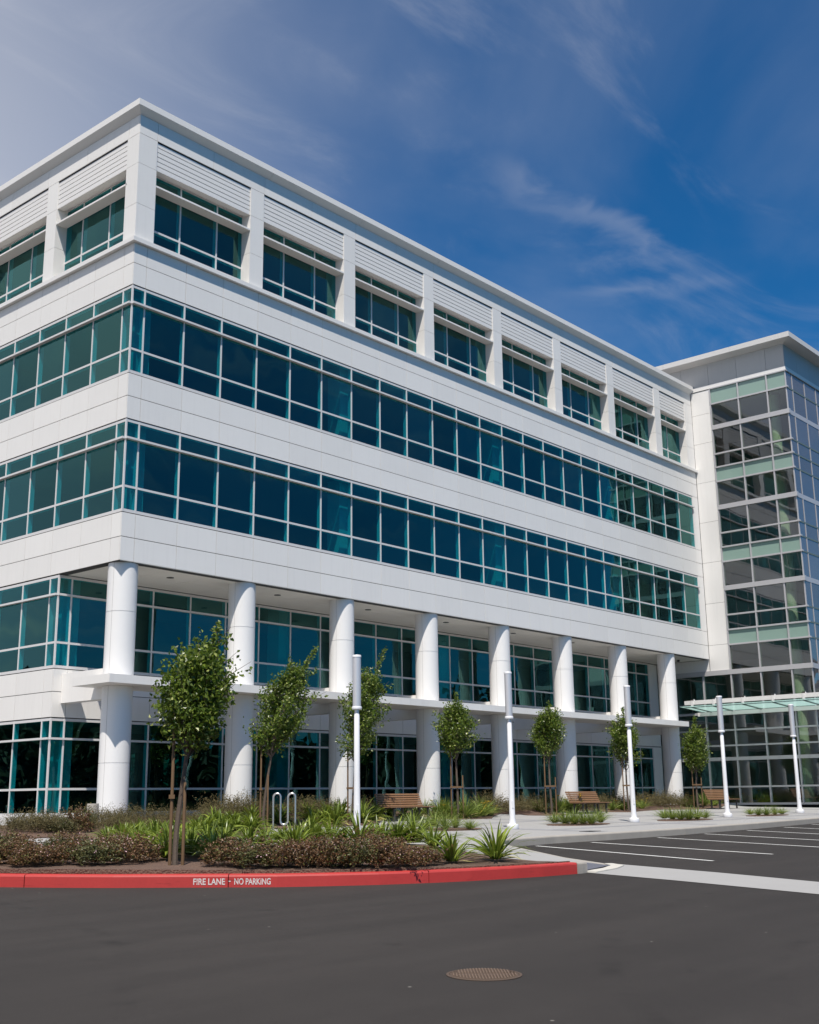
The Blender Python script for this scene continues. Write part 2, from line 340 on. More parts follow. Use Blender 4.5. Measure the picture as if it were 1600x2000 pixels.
def worn(name, col, under, lo, hi, rough=.55):
    m = mat(name, col, rough, var=(2.5, .12, 25, .12), bump=(90, .2, .003)); t = m.node_tree; b = t.nodes['Principled BSDF']; src = b.inputs['Base Color'].links[0].from_socket
    tcn = N(t, 'ShaderNodeTexCoord'); n = N(t, 'ShaderNodeTexNoise'); n.inputs['Scale'].default_value = 9; n.inputs['Detail'].default_value = 8; n.inputs['Roughness'].default_value = .72; t.links.new(tcn.outputs['Object'], n.inputs['Vector'])
    r = N(t, 'ShaderNodeMapRange'); r.inputs['From Min'].default_value = lo; r.inputs['From Max'].default_value = hi; t.links.new(n.outputs['Fac'], r.inputs['Value'])
    mg = N(t, 'ShaderNodeMix', data_type='RGBA'); t.links.new(r.outputs['Result'], mg.inputs['Factor']); t.links.new(src, mg.inputs['A']); mg.inputs['B'].default_value = (*under, 1)
    n2 = N(t, 'ShaderNodeTexNoise'); n2.inputs['Scale'].default_value = 3; n2.inputs['Detail'].default_value = 5; mp = N(t, 'ShaderNodeMapping'); mp.inputs['Scale'].default_value = (1, 1, 9); t.links.new(tcn.outputs['Object'], mp.inputs['Vector']); t.links.new(mp.outputs[0], n2.inputs['Vector'])
    r2 = N(t, 'ShaderNodeMapRange'); r2.inputs['From Min'].default_value = .62; r2.inputs['From Max'].default_value = .75; r2.inputs['To Min'].default_value = 1; r2.inputs['To Max'].default_value = .66; t.links.new(n2.outputs['Fac'], r2.inputs['Value'])
    sc = N(t, 'ShaderNodeVectorMath', operation='SCALE'); t.links.new(mg.outputs['Result'], sc.inputs[0]); t.links.new(r2.outputs['Result'], sc.inputs['Scale']); t.links.new(sc.outputs[0], b.inputs['Base Color']); return m
m_red = worn('red_kerb_paint', (0.42, 0.036, 0.032), (0.36, .20, .17), .70, .78)
m_sten = worn('worn_stencil_paint', (0.62, 0.56, 0.54), (0.45, .10, .09), .54, .66)
m_mulch = mat('bark_mulch', (0.15, 0.092, 0.066), 0.95, var=(4, .35, 38, .75), bump=(38, 1.0, .06))
m_line = mat('road_paint', (0.66, 0.66, 0.64), 0.7, var=(4, .08, 50, .12))
m_dome = mat('blue_grey_paving', (0.105, 0.110, 0.135), 0.75, var=(40, .15))
m_cream = mat('pale_lip', (0.50, 0.48, 0.43), 0.8, var=(8, .08))

far = MB()
far.add([(-150, -190, zroad(-150, -190)), (210, -190, zroad(210, -190)), (210, 140, -.62), (-150, 140, -.62)], [(0, 1, 2, 3)])
def road_z(x, y): return zroad(x, y) if y < 1 else -.915+.005*x+.0165
road = drape('road', [(-160, -190), (200, -190), (200, 150), (-160, 150)], road_z, m_asph, step=10, kind='structure')

RK = [(-22, 9), (-17.2, 1.2), (-14.6, -3.2), (-12.4, -7.3), (-11, -10.1), (-10.11, -11.89), (-9.65, -12.59), (-9.16, -13.25), (-8.63, -13.84), (-8.12, -14.405), (-7.61, -14.97), (-7.04, -15.42), (-6.42, -15.84), (-5.72, -16.20), (-5.06, -16.46), (-4.3, -16.68), (-3.68, -16.83), (-2.90, -16.95)]
def offset_path(P, d):
    out = []
    for i, p in enumerate(P):
        a = Vector(P[max(i-1, 0)]); b = Vector(P[min(i+1, len(P)-1)]); t = (b-a).normalized(); n = Vector((-t.y, t.x))
        out.append((p[0]+n.x*d, p[1]+n.y*d))
    return out
def kerb_mb(P, h=.175, w=.16, r=.03, drop=.06, htaper=None):
    """a kerb swept along P (the road is on the right hand of the path)"""
    prof = [(0, -drop), (0, h-r), (r*.3, h-r*.3), (r, h), (w, h+.004), (w, -drop)]
    mb = MB(); rings = []
    offs = [offset_path(P, u) for u, _ in prof]
    n = len(prof)
    for i in range(len(P)):
        hh = 1 if htaper is None else htaper[i]
        for j, (u, z) in enumerate(prof):
            x, y = offs[j][i]; mb.v.append((x, y, zroad(*P[i])+(z*hh if z > 0 else z)))
    for i in range(len(P)-1):
        for j in range(n):
            mb.f.append((i*n+j, i*n+(j+1) % n, (i+1)*n+(j+1) % n, (i+1)*n+j)); mb.t.append(.5)
    mb.f.append(tuple(range(n))); mb.f.append(tuple((len(P)-1)*n+j for j in reversed(range(n)))); mb.t += [.5, .5]
    return mb
def fix(o):
    bm = bmesh.new(); bm.from_mesh(o.data); bmesh.ops.recalc_face_normals(bm, faces=bm.faces[:]); bm.to_mesh(o.data); bm.free(); return o
def cutpath(P, s0, s1):
    L = [0]
    for a, b in zip(P, P[1:]): L.append(L[-1]+math.dist(a, b))
    def at(s):
        for i in range(len(P)-1):
            if s <= L[i+1]:
                t = (s-L[i])/(L[i+1]-L[i]); return (P[i][0]+(P[i+1][0]-P[i][0])*t, P[i][1]+(P[i+1][1]-P[i][1])*t)
        return P[-1]
    return [at(s0)]+[p for p, l in zip(P, L) if s0+.05 < l < s1-.05]+[at(s1)], L[-1]
_, RL = cutpath(RK, 0, .1)
def s_of(P, q):
    L = 0; best = (1e9, 0)
    for a, b in zip(P, P[1:]):
        A = Vector(a); B = Vector(b); d = B-A; t = max(0, min(1, (Vector(q)-A).dot(d)/d.dot(d)))
        dd = (A+d*t-Vector(q)).length
        if dd < best[0]: best = (dd, L+t*d.length)
        L += d.length
    return best[1]
cuts = [0, s_of(RK, (-14.6, -3.2)), s_of(RK, (-9.93, -12.2)), s_of(RK, (-8.07, -14.46)), s_of(RK, (-5.72, -16.2)), RL]
kerbs = []
for i in range(len(cuts)-1):
    P, _ = cutpath(RK, cuts[i]+(.006 if i else 0), cuts[i+1]-.006)
    if i == 0: o = fix(kerb_mb(P).obj('kerb', m_red, kind='structure')); kerb0 = o
    else: o = fix(kerb_mb(P).obj('kerb_section', m_red, kerb0))
fix(kerb_mb([(-2.885, -16.952), (-2.75, -16.96), (-2.60, -16.945)]).obj('kerb_section', m_kerb, kerb0))
# stencilled wording on the kerb face
def kerb_text(txt, p, q, hgt, parent):
    cu = bpy.data.curves.new('t', 'FONT'); cu.body = txt; cu.size = 1; cu.offset = .022; cu.extrude = 0.0
    to = bpy.data.objects.new('t', cu); COL.objects.link(to); bpy.context.view_layer.update()
    me = bpy.data.meshes.new_from_object(to.evaluated_get(bpy.context.evaluated_depsgraph_get())); bpy.data.objects.remove(to)
    xs = [v.co.x for v in me.vertices]; ys = [v.co.y for v in me.vertices]; x0, x1, y0, y1 = min(xs), max(xs), min(ys), max(ys)
    p = Vector(p); q = Vector(q); d = (q-p); L = d.length; d.normalize(); n = Vector((d.y, -d.x))
    for v in me.vertices:
        s = (v.co.x-x0)/(x1-x0)*L; h = (v.co.y-y0)/(y1-y0)*hgt
        w = p+d*s+n*.004; v.co = (w.x, w.y, zroad(p.x+d.x*s, p.y+d.y*s)+.036+h)
    me.materials.append(m_sten); return put('lettering', me, (0, 0, 0), parent)
kA, kB, kC = Vector(RK[8]), Vector(RK[9]), Vector(RK[10])
def onk(px):   # along the straight run that carries the words
    t = (px-330)/(540-330); a = kA.lerp(kC, t); return (a.x, a.y)
kerb_text('FIRE LANE', onk(377), onk(439), .088, kerb0)
kerb_text('-', onk(446), onk(450), .014, kerb0).location.z = .040
kerb_text('NO PARKING', onk(457), onk(528), .088, kerb0)

PK = [(-.85, -16.4), (-.15, -14.9), (.7, -13.2), (1.5, -12.1), (2.7, -11.5), (4.6, -11.45), (6.8, -11.62), (10.6, -11.68), (15.6, -11.48), (21.4, -11.05), (30, -10.3), (45, -9.0), (70, -7)]
def taper(P): return [max(.05, ss((y+16.4)/4.6)) for x, y in P]
kc = [0, s_of(PK, (4.2, -11.45)), s_of(PK, (10.6, -11.7)), s_of(PK, (16.4, -11.4)), s_of(PK, (24, -10.8)), s_of(PK, (40, -9.4)), s_of(PK, (69, -7))]
for i in range(len(kc)-1):
    P, _ = cutpath(PK, kc[i]+.004, kc[i+1]-.004)
    fix(kerb_mb(P, htaper=taper(P)).obj('kerb_section', m_kerb, kerb0))
PKi = offset_path(PK, .155)
FB = [(-3.35, -16.75), (-3.15, -15.6), (-1.95, -13.6), (-1.2, -12.3), (-1.5, -10.5), (-2.9, -10.0), (-3.9, -10.0), (-4.5, -8.8), (-4.3, -6.3), (-5.2, -6.2), (-6.6, -7.4), (-8.4, -7.2), (-10.6, -4.6), (-13.6, 0.6), (-19, 9)]
RKi = offset_path(RK, .155)
pave_poly = PKi+[(70, -4.5), (36.6, -5.0), (36.6, 3.2), (-2, 3.2), (-2, 22), (-22, 22), (-22, 9.4)]+[(p[0], p[1]) for p in RKi[1:]]+[(-2.6, -16.9)]
pave = drape('pavement', pave_poly, paved, m_conc, 0.0, .5, skirt=.25, kind='structure')
front_bed = [p for p in RKi]+FB
def mound(x, y): return ground(x, y)+.022+.05*max(0, min(1, (y+17)/4))
drape('planting_bed', front_bed, mound, m_mulch, 0.0, .35, skirt=.06, kind='structure')
RB = [(-5.8, -3.7), (-4.8, -2.6), (-3.3, -2.85), (-1.9, -2.5), (-.6, -1.0), (.1, .0), (2, 0.4), (8, 0.4), (35.9, 0.4), (35.9, -.5), (33, -1.6), (30, -2.2), (28, -1.4), (26, -1.6), (24, -2.1), (22.6, -1.0), (20.1, -.95), (19.3, -2.2), (18.3, -2.3), (17.4, -1.3), (16.4, -1.05), (15.4, -1.5), (14, -2.5), (12.8, -2.2), (11.9, -.9), (9.3, -.9), (8.6, -2.2), (7.2, -3.1), (5.6, -3.4), (4.6, -3.0), (2.6, -3.3), (1.6, -4.9), (.4, -5.5), (-1.4, -6.4), (-3.2, -8.3), (-3.9, -8.0), (-3.4, -5.3), (-4.5, -4.5), (-5.4, -4.5)]
drape('planting_bed', RB, ground, m_mulch, .028, .35, skirt=.06, kind='structure')
for cx, cy, w, h in ((5.9, -6.95, 1.3, .9), (11.2, -7.85, 1.3, .75), (16.7, -8.45, 1.5, .65), (22.9, -8.5, 1.4, .55)):
    q = [(cx+w*math.cos(a)*(1.0 if abs(math.cos(a)) > .5 else .9), cy+h*math.sin(a)) for a in [k*math.pi/8 for k in range(16)]]
    drape('planting_bed', q, ground, m_mulch, .016, .5, skirt=.04, kind='structure')
drape('gravel_bed', [(-3.9, 5.2), (-.3, 5.2), (-.3, 20), (-9, 20), (-9, 13)], ground, m_mulch, .02, .8, kind='structure')
# darker bands cast into the walk
for x in (0.6, 7.2, 13.4, 19.6, 26.0, 32.5):
    drape('paving_band', [(x, -11.0), (x+.55, -11.0), (x+.55, -2.6), (x, -2.6)], paved, m_conc2, .004, .5, kind='structure')
for y in (-9.6, -5.2):
    for xa, xb in ((7.8, 13.35), (14.0, 19.55), (20.2, 25.95), (26.6, 32.45)):
        drape('paving_band', [(xa, y), (xb, y), (xb, y+.4), (xa, y+.4)], paved, m_conc2, .004, .5, kind='structure')
# crossing: blue-grey warning pad, its pale lip, and the concrete gutter across the lot entry
drape('paving_band', [(-1.5, -15.75), (-.86, -15.7), (-1.1, -16.45), (-2.5, -16.78)], paved, m_dome, .012, .3, kind='structure')
drape('paving_band', [(-2.60, -16.90), (-1.75, -16.72), (-1.15, -16.50), (-.86, -16.18), (-.72, -16.26), (-.98, -16.66), (-1.65, -16.92), (-2.58, -17.10)], lambda x, y: max(paved(x, y), zroad(x, y)), m_cream, .018, .3, skirt=.12, kind='structure')
drape('gutter', [(-2.62, -16.92), (-1.7, -16.75), (-.6, -16.3), (-1.3, -18.6), (-2.05, -20.6), (-3.4, -25.5), (-7.5, -40), (-9.4, -40), (-5.2, -25.6), (-3.9, -21.4), (-3.1, -18.8)], zroad, m_conc, .006, .5, kind='structure')
stalls = [((3.4, -11.75), (1.23, -17.23)), ((5.5, -11.9), (3.79, -17.24)), ((8.6, -11.95), (6.65, -17.5)), ((11.3, -11.9), (9.1, -17.6)), ((14.15, -11.8), (11.8, -17.5)), ((17.0, -11.7), (14.6, -17.3)), ((19.9, -11.4), (17.5, -17.2)), ((22.8, -11.2), (20.5, -17)), ((25.7, -10.9), (23.5, -16.8)), ((28.6, -10.6), (26.5, -16.5))]
sl = None
for a, b in stalls:
    A = Vector(a); B = Vector(b); d = (B-A).normalized(); n = Vector((-d.y, d.x))*.05
    drape('parking_line', [tuple(A-n), tuple(B-n), tuple(B+n), tuple(A+n)], zroad, m_line, .006, 1.0, kind='structure')
# ---------------------------------------------------------------- office building
B = thing('office_building', 'long white four storey office block with bands of teal windows and round columns', 'office building', (0, 0, 0))
XE = 36.17; YE = 13.9         # long side along x, short side along y
S1, S2, S3, S4 = 3.90, 8.185, 12.45, 16.775      # window sills (camera height = 0)
S0 = -.38; HW = 2.81                            # window height
HW4 = 2.735
HD = [S0+HW, S1+HW, S2+HW, S3+HW]               # heads
RY = 3.05                                       # depth of the recess at the two lower storeys
RXE = 35.25
pane_jobs = []            # (size weight, parent, x, z, w, h)
WM = {}
def window_mesh(w, H, left=False, right=True, fin=.10, mull=.055):
    k = (round(w, 3), round(H, 3), left, right, fin)
    if k not in WM:
        mb = MB(); a = mull/2
        if right == 'post': mb.box(w-.055, w-.006, .006, .055, 0, H)
        elif right: mb.box(w-a, w+a, .012, .18, 0, H)
        if left: mb.box(-a, a, .012, .18, 0, H)
        x0, x1 = a, (w-.0555 if right == 'post' else w-a)
        mb.box(x0, x1, .016, .17, H-.08, H); mb.box(x0, x1, .016, .17, 0, .085)
        mb.box(x0, x1, .016, .17, .735, .80)
        if fin: mb.box(x0-a, w if right == 'post' else x1+a, -fin, .011 if right != 'post' else .0055, 2.185, 2.245)
        mb.box(x0, x1, .016, .17, 2.185, 2.245)
        WM[k] = mb.mesh('window', m_frame)
    return WM[k]
def add_window(parent, x, y, z, w, H, side='A', **kw):
    """side A: wall facing -y, runs along +x from x; side B: wall facing -x, runs from y down to y-w"""
    o = put('window', window_mesh(w, H, **kw), (x, y, z), parent, rz=0 if side == 'A' else -math.pi/2)
    ex, ey = (x+w/2, y) if side == 'A' else (x, y-w/2)
    d = math.hypot(ex-CAM.x, ey-CAM.y)
    vis = abs((ey-CAM.y) if side == 'A' else (ex-CAM.x))/d
    for z0, z1 in ((.085, .735), (.80, 2.185), (2.245, H-.08)):
        pane_jobs.append((w*(z1-z0)*vis/d/d, o, w, z0, z1))
    return o
# upper two bands, long side and short side
NB = 9
for s in (S2, S3):
    add_window(B, 0, 0, s, C0, HW)
    for i in range(23): add_window(B, C0+i*M, 0, s, M, HW)
    add_window(B, 0, C0, s, C0, HW, 'B', right='post')
    for j in range(NB-1): add_window(B, 0, C0+(j+1)*M, s, M, HW, 'B')
    bx('panel', 35.575, XE-.035, .0, .03, s-.012, s+HW+.012, m_panel, B); bx('wall', 35.58, XE-.04, .034, .25, s-.01, s+HW+.01, m_trim, B)
# recessed lower storeys
for s in (S0, S1):
    add_window(B, 0, RY, s, C0, HW, fin=.05)
    for i in range(22): add_window(B, C0+i*M, RY, s, M, HW, fin=.05)
    add_window(B, C0+22*M, RY, s, RXE-C0-22*M, HW, fin=.05)
    add_window(B, 0, RY+C0, s, C0, HW, 'B', fin=.08, right='post')
    for j in range(6): add_window(B, 0, RY+C0+(j+1)*M, s, M, HW, 'B', fin=.08)
# top storey, set back behind piers
WY = .40
pier_x = [(0.0, .695)]+[(C0+3*k*M-.12-.30, C0+3*k*M-.12+.30) for k in range(1, 8)]+[(35.36, XE-.02)]
pier_y = [(0.0, .557)]+[(C0+3*k*M-.25-.30, C0+3*k*M-.25+.30) for k in range(1, 4)]
def bay(x0, x1, k, side):
    ms = [x for x in (C0+(3*k+1)*M, C0+(3*k+2)*M) if x0+.3 < x < x1-.3]
    e = [x0-.02]+ms+[x1+.02]
    for n in range(len(e)-1):
        w = e[n+1]-e[n]
        if side == 'A': add_window(B, e[n], WY, S4, w, HW4, fin=0, left=(n == 0))
        else: add_window(B, WY, e[n+1], S4, w, HW4, 'B', fin=0, left=(n == len(e)-2))
for k in range(8): bay(pier_x[k][1], pier_x[k+1][0], k, 'A')
for k in range(3): bay(pier_y[k][1], pier_y[k+1][0], k, 'B')
# glass: the 300 largest as panes of their own, the rest of the far small ones as one part
pane_jobs.sort(key=lambda j: -j[0])
PM = {}
def pane_mesh(w, h, m, name='pane'):
    k = (round(w, 3), round(h, 3), m.name)
    if k not in PM: PM[k] = MB().box(0, w, 0, .012, 0, h).mesh(name, m)
    return PM[k]
rest = MB()
bpy.context.view_layer.update()
for n, (_, o, w, z0, z1) in enumerate(pane_jobs):
    if n < 298: put('pane', pane_mesh(w-.05, z1-z0+.02, m_glass), (.025, .030, z0-.01), o)
    else:
        q = MB().box(.025, w-.025, .030, .042, z0-.01, z1+.01)
        rest.add([o.matrix_world @ Vector(v) for v in q.v], q.f)
if rest.v: rest.obj('pane', m_glass, B, kind='stuff')

# cladding panels: every sheet is an object, joints are real gaps over a dark backing
JG = .020
def panels(u0s, z0, z1, side, y=0.0, th=.03, name='panel', m=None):
    m = m or m_panel
    for a, b in zip(u0s, u0s[1:]):
        a2, b2 = a+JG*.38, b-JG*.38
        if side == 'A': bx(name, a2, b2, y, y+th, z0+JG/2, z1-JG/2, m, B)
        else: bx(name, y, y+th, a2, b2, z0+JG/2, z1-JG/2, m, B)
UA = [0.0]+[C0+i*M for i in range(24)]+[XE-.03]
UB = [.031]+[C0+j*M for j in range(NB)]
LB = [HD[1]+.03, 7.443, S2-.02]           # lowest band
for z0, z1 in ((LB[0], LB[1]), (LB[1], LB[2]), (HD[2]+.02, 11.717), (11.717, S3-.02), (HD[3]+.02, 15.993), (15.993, 16.655)):
    panels(UA, z0, z1, 'A'); panels(UB, z0, z1, 'B')
bk = MB()
for z0, z1 in ((HD[1]+.02, S2), (HD[2], S3), (HD[3], 16.65)):
    bk.box(.034, XE-.01, .034, .30, z0, z1); bk.box(.034, .30, .301, YE, z0, z1)
bk.obj('wall', m_back, B)
# recess spandrels, end wall and flank
UR = [.0]+[C0+i*M for i in range(23)]+[RXE, XE-.03]
panels(UR, HD[0]+.02, 3.205, 'A', RY); panels(UR, 3.205, S1-.02, 'A', RY)
URB = [RY+.031]+[RY+C0+j*M for j in range(7)]
panels(URB, HD[0]+.02, 3.205, 'B', 0); panels(URB, 3.205, S1-.02, 'B', 0)
panels([RXE+.03, XE-.03], S0, HD[0], 'A', RY); panels([RXE+.03, XE-.03], S1, HD[1]-.01, 'A', RY)
b2 = MB(); b2.box(.034, XE-.01, RY+.034, RY+.3, HD[0], S1); b2.box(.034, .3, RY+.301, YE, HD[0], S1)
b2.box(RXE+.036, XE-.01, RY+.034, RY+.3, S0, HD[0]-.003); b2.box(RXE+.036, XE-.01, RY+.034, RY+.3, S1+.003, HD[1]); b2.obj('wall', m_back, B)
b3 = MB(); b3.box(.01, XE-.01, RY-.02, RY+.25, -.9, S0); b3.box(-.02, .25, RY-.02+.271, YE, -.9, S0); b3.obj('plinth', m_trim, B)
# soffit of the overhang, in sheets, with its downlights
sx = [0.03]+[C0+i*M for i in range(24)]+[XE-.02]
for a, b in zip(sx, sx[1:]):
    bx('soffit_panel', a+.006, b-.006, .031, 1.52, HD[1]+.022, HD[1]+.046, m_soffit, B); bx('soffit_panel', a+.006, b-.006, 1.532, RY, HD[1]+.022, HD[1]+.046, m_soffit, B)
dl = MB().lathe([(.115, 0), (.115, .012)], 20).mesh('downlight', m_dark)
for k in range(8): put('downlight', dl, (2.72+k*3*M*.985, 1.18, HD[1]+.010), B)
cm = MB().lathe([(.015, -.10), (.06, -.09), (.075, -.04), (.075, .0)], 16).mesh('security_camera', m_dark); put('security_camera', cm, (35.1, 1.2, HD[1]+.022), B)
# storey four: ledge, piers, louvres, sun shelves, fascia, roof edge
FT = 20.41; CB = 21.06
def edge_pieces(name, z0, z1, out, m, chamf=0.0, seg=3*M):
    """a projecting edge, mitred at the corner, in lengths with open joints"""
    def prof(o): return [(-o, z0+chamf), (-o, z1), (.32, z1), (.32, z0), (0, z0)] if chamf else [(-o, z0), (-o, z1), (.32, z1), (.32, z0)]
    P = prof(out); n = len(P)
    def piece(a, b, side, mitre):
        mb = MB()
        for e, u in ((0, a), (1, b)):
            for d, z in P:
                uu_ = u if not (mitre and e == 0) else d
                mb.v.append((uu_, d, z) if side == 'A' else (d, uu_, z))
        for j in range(n): mb.f.append((j, (j+1) % n, n+(j+1) % n, n+j)); mb.t.append(.5)
        mb.f.append(tuple(range(n))); mb.f.append(tuple(n+j for j in reversed(range(n)))); mb.t += [.5, .5]
        return fix(mb.obj(name, m, B))
    for side, L in (('A', XE-.012), ('B', YE)):
        a = 0.0; k = 0
        while a < L-.1:
            b = min(L, (k+1)*seg+.9); 
            if L-b < 1.0: b = L
            piece(a+.005 if k else 0, b-.005, side, k == 0); a = b; k += 1
edge_pieces('cornice', CB, 21.45, .21, m_trim, chamf=.18)
edge_pieces('ledge', 16.66, 16.80, .125, m_trim)
def fascia(side, L):
    us = [0.0, .695] if side == 'A' else [.031, .557]
    while us[-1] < L-.3: us.append(min(L, us[-1]+1.5*M))
    if us[-1]-us[-2] < .6: us.pop(-2)
    panels(us, FT, CB, side, 0, .03)
fascia('A', XE-.03); fascia('B', YE)
fb = MB(); fb.box(.034, XE-.01, .034, .3, FT-.0, CB-.003); fb.box(.034, .3, .301, YE, FT, CB-.003); fb.obj('wall', m_back, B)
for k, (a, b) in enumerate(pier_x):
    for z0, z1 in ((16.803, 17.99), (18.0, 19.375), (19.385, FT-.005)):
        bx('pier', a, b, 0.0 if k else .0, .62, z0, z1, m_panel, B)
for k, (a, b) in enumerate(pier_y):
    if k == 0: continue
    for z0, z1 in ((16.803, 17.99), (18.0, 19.375), (19.385, FT-.005)): bx('pier', 0.0, .62, a, b, z0, z1, m_panel, B)
def slat_mesh(L):
    k = ('slat', round(L, 3))
    if k not in BX:
        mb = MB(); P = [(.0, .0), (.0, .135), (.06, .165), (.09, .165), (.09, .03), (.03, .0)]; n = len(P)
        for u in (0, L):
            for d, z in P: mb.v.append((u, d, z))
        for j in range(n): mb.f.append((j, (j+1) % n, n+(j+1) % n, n+j)); mb.t.append(.5)
        mb.f.append(tuple(range(n))); mb.f.append(tuple(n+j for j in reversed(range(n)))); mb.t += [.5, .5]
        me = mb.mesh('slat', m_trim); bm = bmesh.new(); bm.from_mesh(me); bmesh.ops.recalc_face_normals(bm, faces=bm.faces[:]); bm.to_mesh(me); bm.free(); BX[k] = me
    return BX[k]
def sof(lb, a, b, side):
    P = [(.036, 19.40), (.036, 19.425), (WY+.05, 19.535), (WY+.05, 19.50)]
    v = [((u, d, z) if side == 'A' else (d, u, z)) for u in (a, b) for d, z in P]
    f = [(0, 1, 5, 4), (1, 2, 6, 5), (2, 3, 7, 6), (3, 0, 4, 7), (0, 3, 2, 1), (4, 5, 6, 7)]
    lb.add(v, f if side == 'A' else [tuple(reversed(q)) for q in f])
def louvre(a, b, side):
    L = b-a-.02
    for n in range(6):
        z = 19.42+n*.163
        if side == 'A': put('slat', slat_mesh(L), (a+.01, .035, z), B)
        else:
            put('slat', slat_mesh(L), (.035, b-.01, z), B, rz=-math.pi/2)
    z0 = 19.40; th = .02
    lb = MB()
    if side == 'A': lb.box(a, b, .14, .30, z0+.03, FT+.02); sof(lb, a, b, 'A')
    else: lb.box(.14, .30, a, b, z0+.03, FT+.02); sof(lb, a, b, 'B')
    lb.obj('louvre_back', m_trim, B)
    # sun shelf
    if side == 'A': bx('sun_shelf', a+.015, b-.015, .0, WY+.0, 18.81, 18.87, m_trim, B)
    else: bx('sun_shelf', .0, WY, a+.015, b-.015, 18.81, 18.87, m_trim, B)
for k in range(8): louvre(pier_x[k][1], pier_x[k+1][0], 'A')
for k in range(3): louvre(pier_y[k][1], pier_y[k+1][0], 'B')
rf = MB(); rf.box(.33, XE-.02, .33, YE, 21.2, 21.3); rf.obj('roof', m_conc2, B)
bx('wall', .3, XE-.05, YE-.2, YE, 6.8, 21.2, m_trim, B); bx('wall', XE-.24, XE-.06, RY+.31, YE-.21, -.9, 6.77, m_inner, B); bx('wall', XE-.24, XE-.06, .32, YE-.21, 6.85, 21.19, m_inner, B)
# inside: floors, ceilings, core
fl = MB()
for z0, z1 in ((HD[1]+.06, S2-.25), (HD[2]+.06, S3-.25), (HD[3]+.06, S4-.3)):
    fl.box(.31, XE-.25, .31, YE-.21, z0, z1)
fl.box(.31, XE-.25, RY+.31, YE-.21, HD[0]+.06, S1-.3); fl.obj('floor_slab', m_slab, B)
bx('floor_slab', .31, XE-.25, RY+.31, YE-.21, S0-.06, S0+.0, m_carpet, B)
bx('floor_slab', .45, XE-.25, .7, YE-.21, 19.62, 19.7, m_slab, B)
core = MB()
for z0, z1 in ((S1-.29, HD[1]+.05), (S2-.24, HD[2]+.05), (S3-.24, HD[3]+.05), (S4-.29, 19.6)): core.box(.5, XE-.3, 9.0, 9.2, z0, z1)
gx = .5
for a, b in ((6.9, 7.55), (8.75, 9.6), (15.2, 15.6), (17.6, 18.2), (25.0, 25.3)):
    core.box(gx, a, 9.0, 9.2, S0, 2.45); core.box(a, b, 9.0, 9.2, S0, .35); core.box(a, b, 9.0, 9.2, 1.75, 2.45); core.box((a+b)/2-.03, (a+b)/2+.03, 9.0, 9.2, .35, 1.75); gx = b
core.box(gx, XE-.3, 9.0, 9.2, S0, 2.45)
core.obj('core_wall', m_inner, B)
for a, b in ((6.9, 7.55), (8.75, 9.6), (15.2, 15.6), (17.6, 18.2), (25.0, 25.3)): bx('pane', a, b, 9.08, 9.1, .35, 1.75, m_glass, B)
# interior columns a little behind the glass
icm = mat('interior_column_white', (0.50, 0.50, 0.48), 0.8)
ic = MB().box(-.3, .3, -.3, .3, 0, HW+.1).mesh('interior_column', icm)
for s in (S2, S3, S4):
    for k in range(6): put('interior_column', ic, (C0+6*k*M if k else .75, .62 if k and s < S4 else .75, s), B)
    put('interior_column', ic, (.75, C0+6*M, s), B)
for s in (S0, S1):
    for k in range(6): put('interior_column', ic, (C0+6*k*M+.1 if k else .75, RY+.72, s), B)
# great round columns of the arcade
cz0 = -.95
colm = MB().lathe([(.43, cz0), (.43, 1.045), (.418, 1.048), (.418, 1.062), (.43, 1.065), (.43, 3.19)], 40, cap=False).mesh('column', m_col, True)
colu = MB().lathe([(.43, 3.44), (.43, 5.30), (.418, 5.303), (.418, 5.317), (.43, 5.32), (.43, HD[1]+.025)], 40, cap=False).mesh('column_drum', m_col, True)
_a = R(198)
sm1 = MB().box(.425, .432, -.004, .004, cz0, 3.18); sm2 = MB().box(.425, .432, -.004, .004, 3.45, HD[1]+.02)
for q in (sm1, sm2): q.v = [(x*math.cos(_a)-y*math.sin(_a), x*math.sin(_a)+y*math.cos(_a), z) for x, y, z in q.v]
m_seam = mat('sealant', (.33, .32, .31), .8); sm1 = sm1.mesh('seam', m_seam); sm2 = sm2.mesh('seam', m_seam)
for k in range(8):
    c = put('column', colm, (C0+3*k*M, .49, 0), B)
    d_ = put('column_drum', colu, (0, 0, 0), c)
    put('seam', sm1, (0, 0, 0), c); put('seam', sm2, (0, 0, 0), d_)
    if k < 8: bx('cross_beam', C0+3*k*M-.18, C0+3*k*M+.18, .86, RY-.003, 2.87, 3.74, m_panel, B)
# slender slab that ties the columns, in lengths
xs = [-.5]+[.9+i*3.05 for i in range(11)]+[32.55]
for a, b in zip(xs, xs[1:]): bx('canopy_slab', a+.004, b-.004, -.5, 1.3, 3.195, 3.43, m_panel, B)

